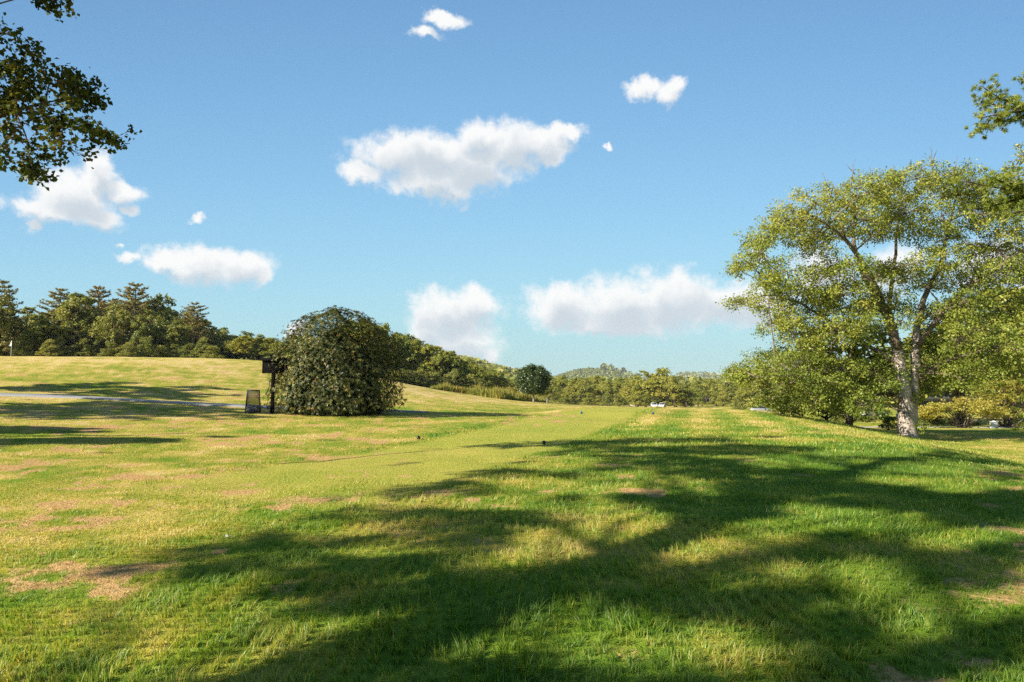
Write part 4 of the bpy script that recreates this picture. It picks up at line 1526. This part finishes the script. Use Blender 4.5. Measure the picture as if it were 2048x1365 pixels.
def shade_tree(label, trunk_xy, center, radii, n, seed, leafmat, thr=.62, limbs=None, extra=None, per=10, L=.15, sig=.11):
    rng = np.random.default_rng(seed)
    base = np.array([trunk_xy[0], trunk_xy[1], gz(*trunk_xy)])
    o = thing('maple_tree', label, 'tree', base)
    g = Geo()
    lv = Leaves(rng)
    center = np.array(center, float)
    radii = np.array(radii, float)
    m = n * 14
    d = rand_dirs(rng, m)
    P = center + d * radii * (rng.random((m, 1)) ** .38)
    G = P.copy()
    for _ in range(5):   # follow the sun ray down to the ground
        t = (G[:, 2] - height(G[:, 0], G[:, 1])) / SUN_DIR[2]
        G = G - SUN_DIR * t[:, None]
    px, py, fw = project(G)
    behind = fw < .5
    v = shade_at(np.where(behind, -999, px), np.where(behind, -999, py))
    jit = rng.normal(0, .04, m)
    brk = (fbm(G[:, 0] * .8, G[:, 1] * .8, 131, 3) - .5) * 2.0
    clear = np.ones(m, bool)
    for bx, by in ((1960, 180), (2000, 200), (2040, 215), (2090, 225), (1965, 250), (2010, 240), (1940, 365), (1990, 375), (2040, 385), (2090, 390), (1960, 415), (2020, 410), (2060, 170)):
        b = at(bx, by, 12.5)
        w = P - b
        w = w - (w @ SUN_DIR)[:, None] * SUN_DIR
        clear &= (w ** 2).sum(1) > .55 ** 2
    ok = (v + jit + brk > thr) & ~in_frame(P, 45) & clear
    Q = P[ok][:n]
    tp = np.array([[0, 0, -.3], [.1, 0, center[2] * .35 - base[2]], center * [1, 1, .9] - base * [1, 1, .9], center + [0, 0, radii[2] * .7] - base])
    tp[2] = center - base
    tp[1] = np.array([tp[2][0] * .15, tp[2][1] * .15, tp[2][2] * .5])
    g.tube(tp, [.42, .32, .20, .05], 10)
    # limbs to the main masses
    if len(Q):
        seeds = Q[rng.choice(len(Q), min(24, len(Q)), replace=False)] - base
        for s in seeds:
            h = np.clip(s[2] - rng.uniform(1, 3), tp[1][2] * .7, tp[3][2] * .95)
            a = np.array([np.interp(h, tp[:, 2], tp[:, i]) for i in range(3)])
            pts = curve_to(a, s, .05, 6, rng)
            if in_frame(pts + base, 25).any():
                continue
            g.tube(pts, np.linspace(.07, .015, 6), 5, cap=False)
        q = Q - base
        clump_leaves(lv, q, per, sig, L, L * .75, .45 + rng.normal(0, .12, len(q)), up=.5)
    if extra:
        extra(g, lv, base, rng)
    obj('trunk', g.mesh('maple_trunk', True), M['bark_dark'], o)
    obj('crown', lv.mesh('maple_crown'), M[leafmat], o)
    return len(Q)


def hanging_branch(g, lv, base, rng):
    """the branch that shows against the sky, top left"""
    Y = 15.0

    def W(px, py, dy=0.):
        return at(px, py, Y + dy) - base

    def limb(pts, r0, r1):
        P = np.array([W(*p) for p in pts])
        n = len(P)
        t = np.linspace(0, n - 1, n * 4)
        Q = np.stack([np.interp(t, np.arange(n), P[:, i]) for i in range(3)], 1)
        for _ in range(2):
            Q[1:-1] = (Q[:-2] + 2 * Q[1:-1] + Q[2:]) / 4
        g.tube(Q, np.linspace(r0, r1, len(Q)), 6)
        return Q
    ls = [limb([(-700, 330, -4), (-400, 290, -2), (-180, 262, -.5), (0, 236, 0), (60, 212, 0), (110, 202, .1), (175, 192, .2)], .05, .010),
          limb([(50, 216, 0), (110, 240, .2), (160, 258, .3), (232, 276, .3)], .03, .006),
          limb([(30, 226, 0), (52, 270, -.2), (58, 310, -.2), (70, 355, -.2)], .025, .006),
          limb([(10, 234, 0), (22, 185, .2), (38, 160, .3), (30, 105, .3)], .03, .006),
          limb([(90, 206, 0), (100, 165, .2), (85, 120, .2)], .018, .005),
          limb([(80, 226, 0), (110, 280, 0), (150, 305, 0)], .018, .004),
          limb([(-200, 60, 0), (-60, 25, 0), (60, -10, 0), (112, 6, 0)], .03, .004),
          limb([(-120, 250, 0), (-60, 130, 0), (-6, 46, 0)], .03, .004)]
    LP = np.vstack(ls)
    spots = [(20, 125, 26, 12), (48, 150, 30, 16), (85, 118, 16, 6), (20, 165, 30, 14), (62, 188, 26, 12), (92, 110, 10, 3), (118, 172, 22, 12), (142, 158, 20, 10), (166, 180, 26, 16), (182, 196, 18, 10), (150, 212, 22, 11), (22, 215, 26, 11), (70, 236, 28, 13), (118, 250, 28, 14),
             (162, 258, 20, 10), (198, 266, 22, 12), (222, 276, 13, 8), (60, 300, 22, 10), (62, 335, 16, 9), (74, 355, 13, 8), (45, 342, 10, 4), (30, 260, 22, 8), (108, 290, 18, 6), (105, 318, 8, 2), (152, 296, 16, 6), (5, 190, 26, 10), (85, 5, 12, 4), (112, 6, 14, 7), (128, 2, 8, 4), (100, 14, 6, 2), (0, 46, 6, 2), (0, 328, 8, 3), (28, 92, 14, 4),
             (-40, 200, 50, 26), (-60, 120, 60, 22), (-90, 280, 60, 26), (-20, 290, 24, 10), (-150, 200, 70, 26), (-200, 90, 80, 24), (-50, 30, 30, 10)]
    for px, py, r, n in spots:
        R = r * Y / F
        q = W(px, py, 0) + rng.normal(0, 1, (n, 3)) * np.array([R * .55, .30, R * .45])
        for s in q:
            j = np.argmin(((LP - s) ** 2).sum(1))
            g.tube(curve_to(LP[j], s, .04, 3), [.006, .004, .002], 3, cap=False)
        clump_leaves(lv, q, 15, .085, .112, .092, .45 + rng.normal(0, .2, n), up=.5, tvar=.2, flat=.9)


c1 = shade_tree('maple standing left of the view with one reddish branch hanging into it', (-12.0, -3.6), (-11.5, 5.2, 13.0), (8.5, 9.5, 6.0), 3300, 501, 'maple', extra=hanging_branch)
c2 = shade_tree('broad maple behind the viewpoint shading the near lawn', (-15.0, -7.0), (-13.5, -5.0, 10.0), (7.5, 7.0, 5.5), 2500, 502, 'maple')
c3 = shade_tree('maple beyond the left edge of the view shading the cart path', (-41.0, 23.0), (-38.5, 25.5, 11.0), (8.5, 8.0, 6.0), 3000, 503, 'maple', L=.22)
c4 = shade_tree('tall maple out of view on the left shading the slope above the path', (-46.0, 39.0), (-43.5, 41.0, 11.5), (10.0, 8.5, 6.0), 3200, 504, 'maple', L=.22)
c5 = shade_tree('maple beyond the left edge of the view, nearest the dry lawn', (-34.0, 11.0), (-32.0, 13.0, 10.0), (6.5, 6.5, 5.0), 2000, 505, 'maple', L=.2)
print('shade clumps', c1, c2, c3, c4, c5)


# ------------------------------------------------------------------ tee markers
def tee_marker(px, py, dia_px, mat, label, grp):
    g0 = ground_hit(px, py + dia_px / 2)
    r = max(dia_px * g0[1] / F / 2, .055)
    r = min(r, .11)
    o = thing('tee_marker', label, 'tee marker', g0, 0, grp)
    b = Geo()
    b.sphere((0, 0, r * 1.02), r, 24, 14)
    obj('ball', b.mesh('marker_ball', True), mat, o)
    s = Geo()
    s.tube([[0, 0, -.12], [0, 0, .0], [0, 0, r * .25]], [.003, .008, .012], 8)
    obj('spike', s.mesh('marker_spike', True), M['steel'], o)


tee_marker(1088, 886, 8, M['black_ball'], 'black ball tee marker on the right edge of the mown tee', 'black tee markers')
tee_marker(837, 876, 7.5, M['black_ball'], 'black ball tee marker on the left edge of the mown tee', 'black tee markers')
tee_marker(1306, 827, 4.6, M['blue_ball'], 'blue ball tee marker near the parked white cars', 'blue tee markers')
tee_marker(1163, 826, 4.6, M['blue_ball'], 'blue ball tee marker on the dry brown bank of the far tee', 'blue tee markers')


# ------------------------------------------------------------------ tee sign beside the bush
def tee_sign():
    Y = 36.2
    p = at(545, 815, Y)
    base = np.array([p[0], Y, gz(p[0], Y)])
    k = Y / F
    o = thing('tee_sign', 'black boxed tee sign on a post half hidden by the dark bush', 'sign', base)
    top = at(545, 716, Y)[2] - base[2]
    bot = at(545, 747, Y)[2] - base[2]
    g = Geo()
    g.box((0, 0, (bot + .1) / 2 - .1), (.17, .14, bot + .3), bevel=.015)
    obj('post', g.mesh('sign_post'), M['sign'], o)
    g = Geo()
    g.box((.06, -.02, (top - .16 + bot) / 2), (1.16, .22, top - .16 - bot), bevel=.012)
    obj('board', g.mesh('sign_board'), M['sign'], o)
    g = Geo()
    for sx in (-1, 1):
        g.box((.06 + sx * .60, -.02, (top - .16 + bot) / 2), (.035, .26, top - .15 - bot), bevel=.006)
    obj('side_trim', g.mesh('sign_trim'), M['sign_edge'], o)
    g = Geo()
    g.prism([(-.24, top - .16), (.20, top - .16), (.20, top - .10), (-.02, top), (-.24, top - .10)], -.64, .76)
    obj('roof_cap', g.mesh('sign_cap'), M['sign'], o)


tee_sign()


# ------------------------------------------------------------------ wire litter basket
def basket():
    Y = 36.0
    p = at(506, 817, Y)
    base = np.array([p[0], Y, gz(p[0], Y)])
    o = thing('litter_basket', 'black wire mesh litter basket on the grass beside the tee sign', 'bin', base)
    H = at(506, 781, Y)[2] - base[2]
    rb, rt = .40, .31
    ang = np.arange(33) * 2 * math.pi / 32

    def ring(z, r, th, kx=5):
        g_.tube(np.c_[np.cos(ang) * r, np.sin(ang) * r * .8, np.full(33, z)], th, kx, cap=False)
    for nm, z, r in (('rim', H, rt), ('base_ring', .05, rb)):
        g_ = Geo()
        ring(z, r, .022)
        obj(nm, g_.mesh('basket_' + nm, True), M['wire'], o)
    g_ = Geo()
    for a in np.arange(44) * 2 * math.pi / 44:
        g_.tube([[math.cos(a) * rb, math.sin(a) * rb * .8, .05], [math.cos(a) * rt, math.sin(a) * rt * .8, H]], .0115, 3, cap=False)
    for z in np.linspace(.08, H - .03, 24):
        ring(z, rb + (rt - rb) * (z - .05) / (H - .05), .0080, 3)
    obj('wire_mesh', g_.mesh('basket_wire'), M['wire'], o)
    for sx in (-1, 1):
        g_ = Geo()
        g_.tube([[sx * rb * 1.02, 0, -.02], [sx * rt * 1.03, 0, H + .02]], .022, 6)
        obj('frame_post', g_.mesh('basket_post'), M['wire'], o)
    g_ = Geo()
    g_.tube([[0, 0, .03], [0, 0, .05]], [rb * .78, rb * .78], 20)
    obj('floor', g_.mesh('basket_floor'), M['wire'], o)
    rng = np.random.default_rng(3)
    for i, (dx, dz, r, lab) in enumerate(((-.19, .17, .13, 'crumpled white paper bag at the left in the litter basket'), (.05, .18, .12, 'crumpled grey-white bag in the middle of the litter basket'), (.20, .24, .10, 'torn white wrapper at the right in the litter basket'))):
        g_ = Geo()
        g_.sphere((0, 0, 0), r, 12, 9, (1.15, .9, .95))
        V = np.vstack(g_.V)
        V *= (1 + rng.normal(0, .13, (len(V), 1)))
        g_.V = [V]
        w = obj('crumpled_bag', g_.mesh('crumpled_bag'), M['litter'], None, base + np.array([dx, -.06 if i != 1 else .04, dz]))
        tag(w, lab, 'litter', 'litter in the basket')


basket()


# ------------------------------------------------------------------ golf flag
def golf_flag():
    Y = 116.0
    p = at(22, 712, Y)
    base = np.array([p[0], Y, gz(p[0], Y)])
    o = thing('golf_flag', 'white golf flag on a thin pole on the hilltop green', 'flag', base)
    H = at(22, 681, Y)[2] - base[2]
    g = Geo()
    g.tube([[0, 0, -.1], [0, 0, H]], [.028, .022], 8)
    obj('pole', g.mesh('flag_pole', True), M['white'], o)
    # a hanging flag: gathers at the hoist and drops away in folds
    n, m = 9, 7
    V = []
    for i in range(n):
        u = i / (n - 1)
        for j in range(m):
            v = j / (m - 1)
            w = (.16 + .84 * v) * .44
            V.append((-u * w, .05 * math.sin(u * 9 + v * 2) * u, H - .03 - v * 1.0 - u * .14 * (1 - v)))
    q = [(i * m + j, i * m + j + 1, (i + 1) * m + j + 1, (i + 1) * m + j) for i in range(n - 1) for j in range(m - 1)]
    me = np_mesh('flag_cloth', np.array(V), [np.array(q)], smooth=True)
    c = obj('cloth', me, M['white'], o)
    md = c.modifiers.new('thick', 'SOLIDIFY')
    md.thickness = .01


golf_flag()


# ------------------------------------------------------------------ parked cars
def car(px, py_base, Y, rz, paint, label, base_z=None):
    x = (px - 1024) / F * Y
    base = np.array([x, Y, gz(x, Y)])
    o = thing('parked_car', label, 'car', base, rz, 'cars parked beyond the tee')
    g = Geo()   # length along y, nose at -y
    low = [(-2.15, .28), (-2.2, .55), (-2.05, .78), (-1.0, .92), (-.95, .95), (1.9, .98), (2.15, .85), (2.2, .5), (2.12, .28)]
    g.prism(low, -.86, .86)
    body = obj('body', g.mesh('car_body'), paint, o)
    bv = body.modifiers.new('edge', 'BEVEL')
    bv.width = .05
    bv.segments = 2
    g = Geo()
    g.prism([(-1.0, .93), (-.25, 1.42), (1.25, 1.44), (1.95, .97)], -.74, .74)
    cab = obj('cabin', g.mesh('car_cabin'), M['glass'], o)
    g = Geo()
    g.prism([(-.32, 1.40), (-.2, 1.47), (1.2, 1.49), (1.34, 1.41)], -.70, .70)
    obj('roof', g.mesh('car_roof'), paint, o)
    for sx in (-1, 1):
        for (y0, z0, y1, z1) in ((-1.0, .93, -.25, 1.43), (.5, .95, .45, 1.45), (1.95, .97, 1.25, 1.45)):
            g = Geo()
            g.tube([[sx * .745, y0, z0], [sx * .735, y1, z1]], .045, 5)
            obj('pillar', g.mesh('car_pillar'), paint, o)
        for yy in (-1.35, 1.35):
            g = Geo()
            g.tube([[sx * .70, yy, .32], [sx * .89, yy, .32]], [.32, .32], 18)
            w = obj('wheel', g.mesh('car_tyre'), M['tyre'], o)
            g = Geo()
            g.tube([[sx * .86, yy, .32], [sx * .905, yy, .32]], [.19, .17], 12)
            obj('rim', g.mesh('car_rim'), M['steel'], w)
        g = Geo()
        g.box((sx * .62, -2.17, .64), (.34, .10, .14), bevel=.02)
        obj('headlight', g.mesh('car_headlight'), M['lamp_clear'], o)
        g = Geo()
        g.box((sx * .66, 2.17, .72), (.26, .10, .16), bevel=.02)
        obj('tail_light', g.mesh('car_tail'), M['lamp_red'], o)


car(1307, 817, 208, math.radians(-6), M['car_white'], 'white parked car beyond the tee crest, left one of the close pair')
car(1323, 817, 214, math.radians(-20), M['car_white'], 'white parked car beyond the tee crest, right one of the close pair')
car(1264, 816, 232, math.radians(-10), M['car_white'], 'white car parked alone by the pale trunk left of the close pair')
car(1521, 816, 140, math.radians(70), M['car_silver'], 'silver parked car at the end of the sand path beyond the mound')
car(1747, 845, 125, math.radians(60), M['car_white'], 'white car parked in the shade under the great tree')


# ------------------------------------------------------------------ small things
def post_marker():
    Y = 104.0
    p = at(1095, 806, Y)
    base = np.array([p[0], Y, gz(p[0], Y)])
    H = at(1095, 798, Y)[2] - base[2]
    o = thing('marker_post', 'short weathered white post right of the lone round tree', 'post', base)
    g = Geo()
    g.box((0, 0, H / 2 - .05), (.26, .22, H), bevel=.02)
    obj('shaft', g.mesh('post_shaft'), M['grey_post'], o)
    g = Geo()
    g.prism([(-.14, H - .05), (.14, H - .05), (0, H + .06)], -.15, .15)
    obj('cap', g.mesh('post_cap'), M['grey_post'], o)


post_marker()


def small_sign():
    Y = 62.0
    p = at(1795, 850, Y)
    base = np.array([p[0], Y, gz(p[0], Y)])
    o = thing('small_sign', 'small blank grey sign on a stake left of the great trunk', 'sign', base)
    zc = at(1795, 831, Y)[2] - base[2]
    g = Geo()
    g.tube([[0, 0, -.1], [0, 0, zc + .1]], .025, 6)
    obj('stake', g.mesh('sign_stake'), M['steel'], o)
    g = Geo()
    g.box((0, -.04, zc), (.26, .02, .32), bevel=.004)
    obj('plate', g.mesh('sign_plate'), M['utility'], o)


small_sign()


def utility_box():
    Y = 82.0
    p = at(1987, 848, Y)
    base = np.array([p[0], Y, gz(p[0], Y)])
    o = thing('utility_box', 'small pale box beyond the road beside the red bed', 'utility box', base)
    g = Geo()
    g.box((0, 0, .36), (.75, .55, .78), bevel=.04)
    obj('cabinet', g.mesh('utility_cabinet'), M['utility'], o)
    g = Geo()
    g.prism([(-.32, .75), (.32, .75), (.30, .84), (-.30, .90)], -.42, .42)
    obj('lid', g.mesh('utility_lid'), M['white'], o)
    g = Geo()
    g.box((.2, -.285, .4), (.05, .03, .16), bevel=.008)
    obj('handle', g.mesh('utility_handle'), M['steel'], o)


utility_box()


def mulch():
    c = at(2030, 842, 88)
    n, m = 28, 8
    V, q = [], []
    for i in range(m + 1):
        for j in range(n):
            a = j * 2 * math.pi / n
            r = i / m * (1 + .12 * math.sin(3 * a))
            x, y = c[0] + math.cos(a) * r * 4.2, 88 + math.sin(a) * r * 1.6
            V.append((x, y, gz(x, y) + .02 + .38 * (1 - (i / m) ** 2) - (.08 if i == m else 0)))
    for i in range(m):
        for j in range(n):
            q.append((i * n + j, i * n + (j + 1) % n, (i + 1) * n + (j + 1) % n, (i + 1) * n + j))
    structure('mulch_bed', np_mesh('mulch_bed', np.array(V), [np.array(q)], smooth=True), M['mulch'])


mulch()


def paper_scrap():
    p = ground_hit(455, 1078)
    rng = np.random.default_rng(2)
    g = Geo()
    g.sphere((0, 0, .012), .016, 10, 7, (1.3, .8, .8))
    V = np.vstack(g.V)
    V *= 1 + rng.normal(0, .2, (len(V), 1))
    g.V = [V]
    o = obj('paper_scrap', g.mesh('paper_scrap'), M['litter'], None, p + np.array([0, 0, .012]))
    tag(o, 'white scrap of paper lying on the dry near lawn', 'litter')


paper_scrap()


# ------------------------------------------------------------------ the air
def haze():
    g = Geo()
    g.box((0, 0, 44.0), (19000, 19000, 104.0))
    me = g.mesh('haze')
    m, N = new_mat('thin_air')
    v = N.node('ShaderNodeVolumePrincipled')
    v.inputs['Color'].default_value = (0.80, 0.90, 1.0, 1)
    v.inputs['Density'].default_value = 0.00008
    out = N.node('ShaderNodeOutputMaterial')
    N.t.links.new(v.outputs[0], out.inputs['Volume'])
    me.materials.append(m)
    o = obj('haze', me)
    o['kind'] = 'stuff'
    o['label'] = 'thin blue summer haze over the valley'
    o['category'] = 'haze'


haze()
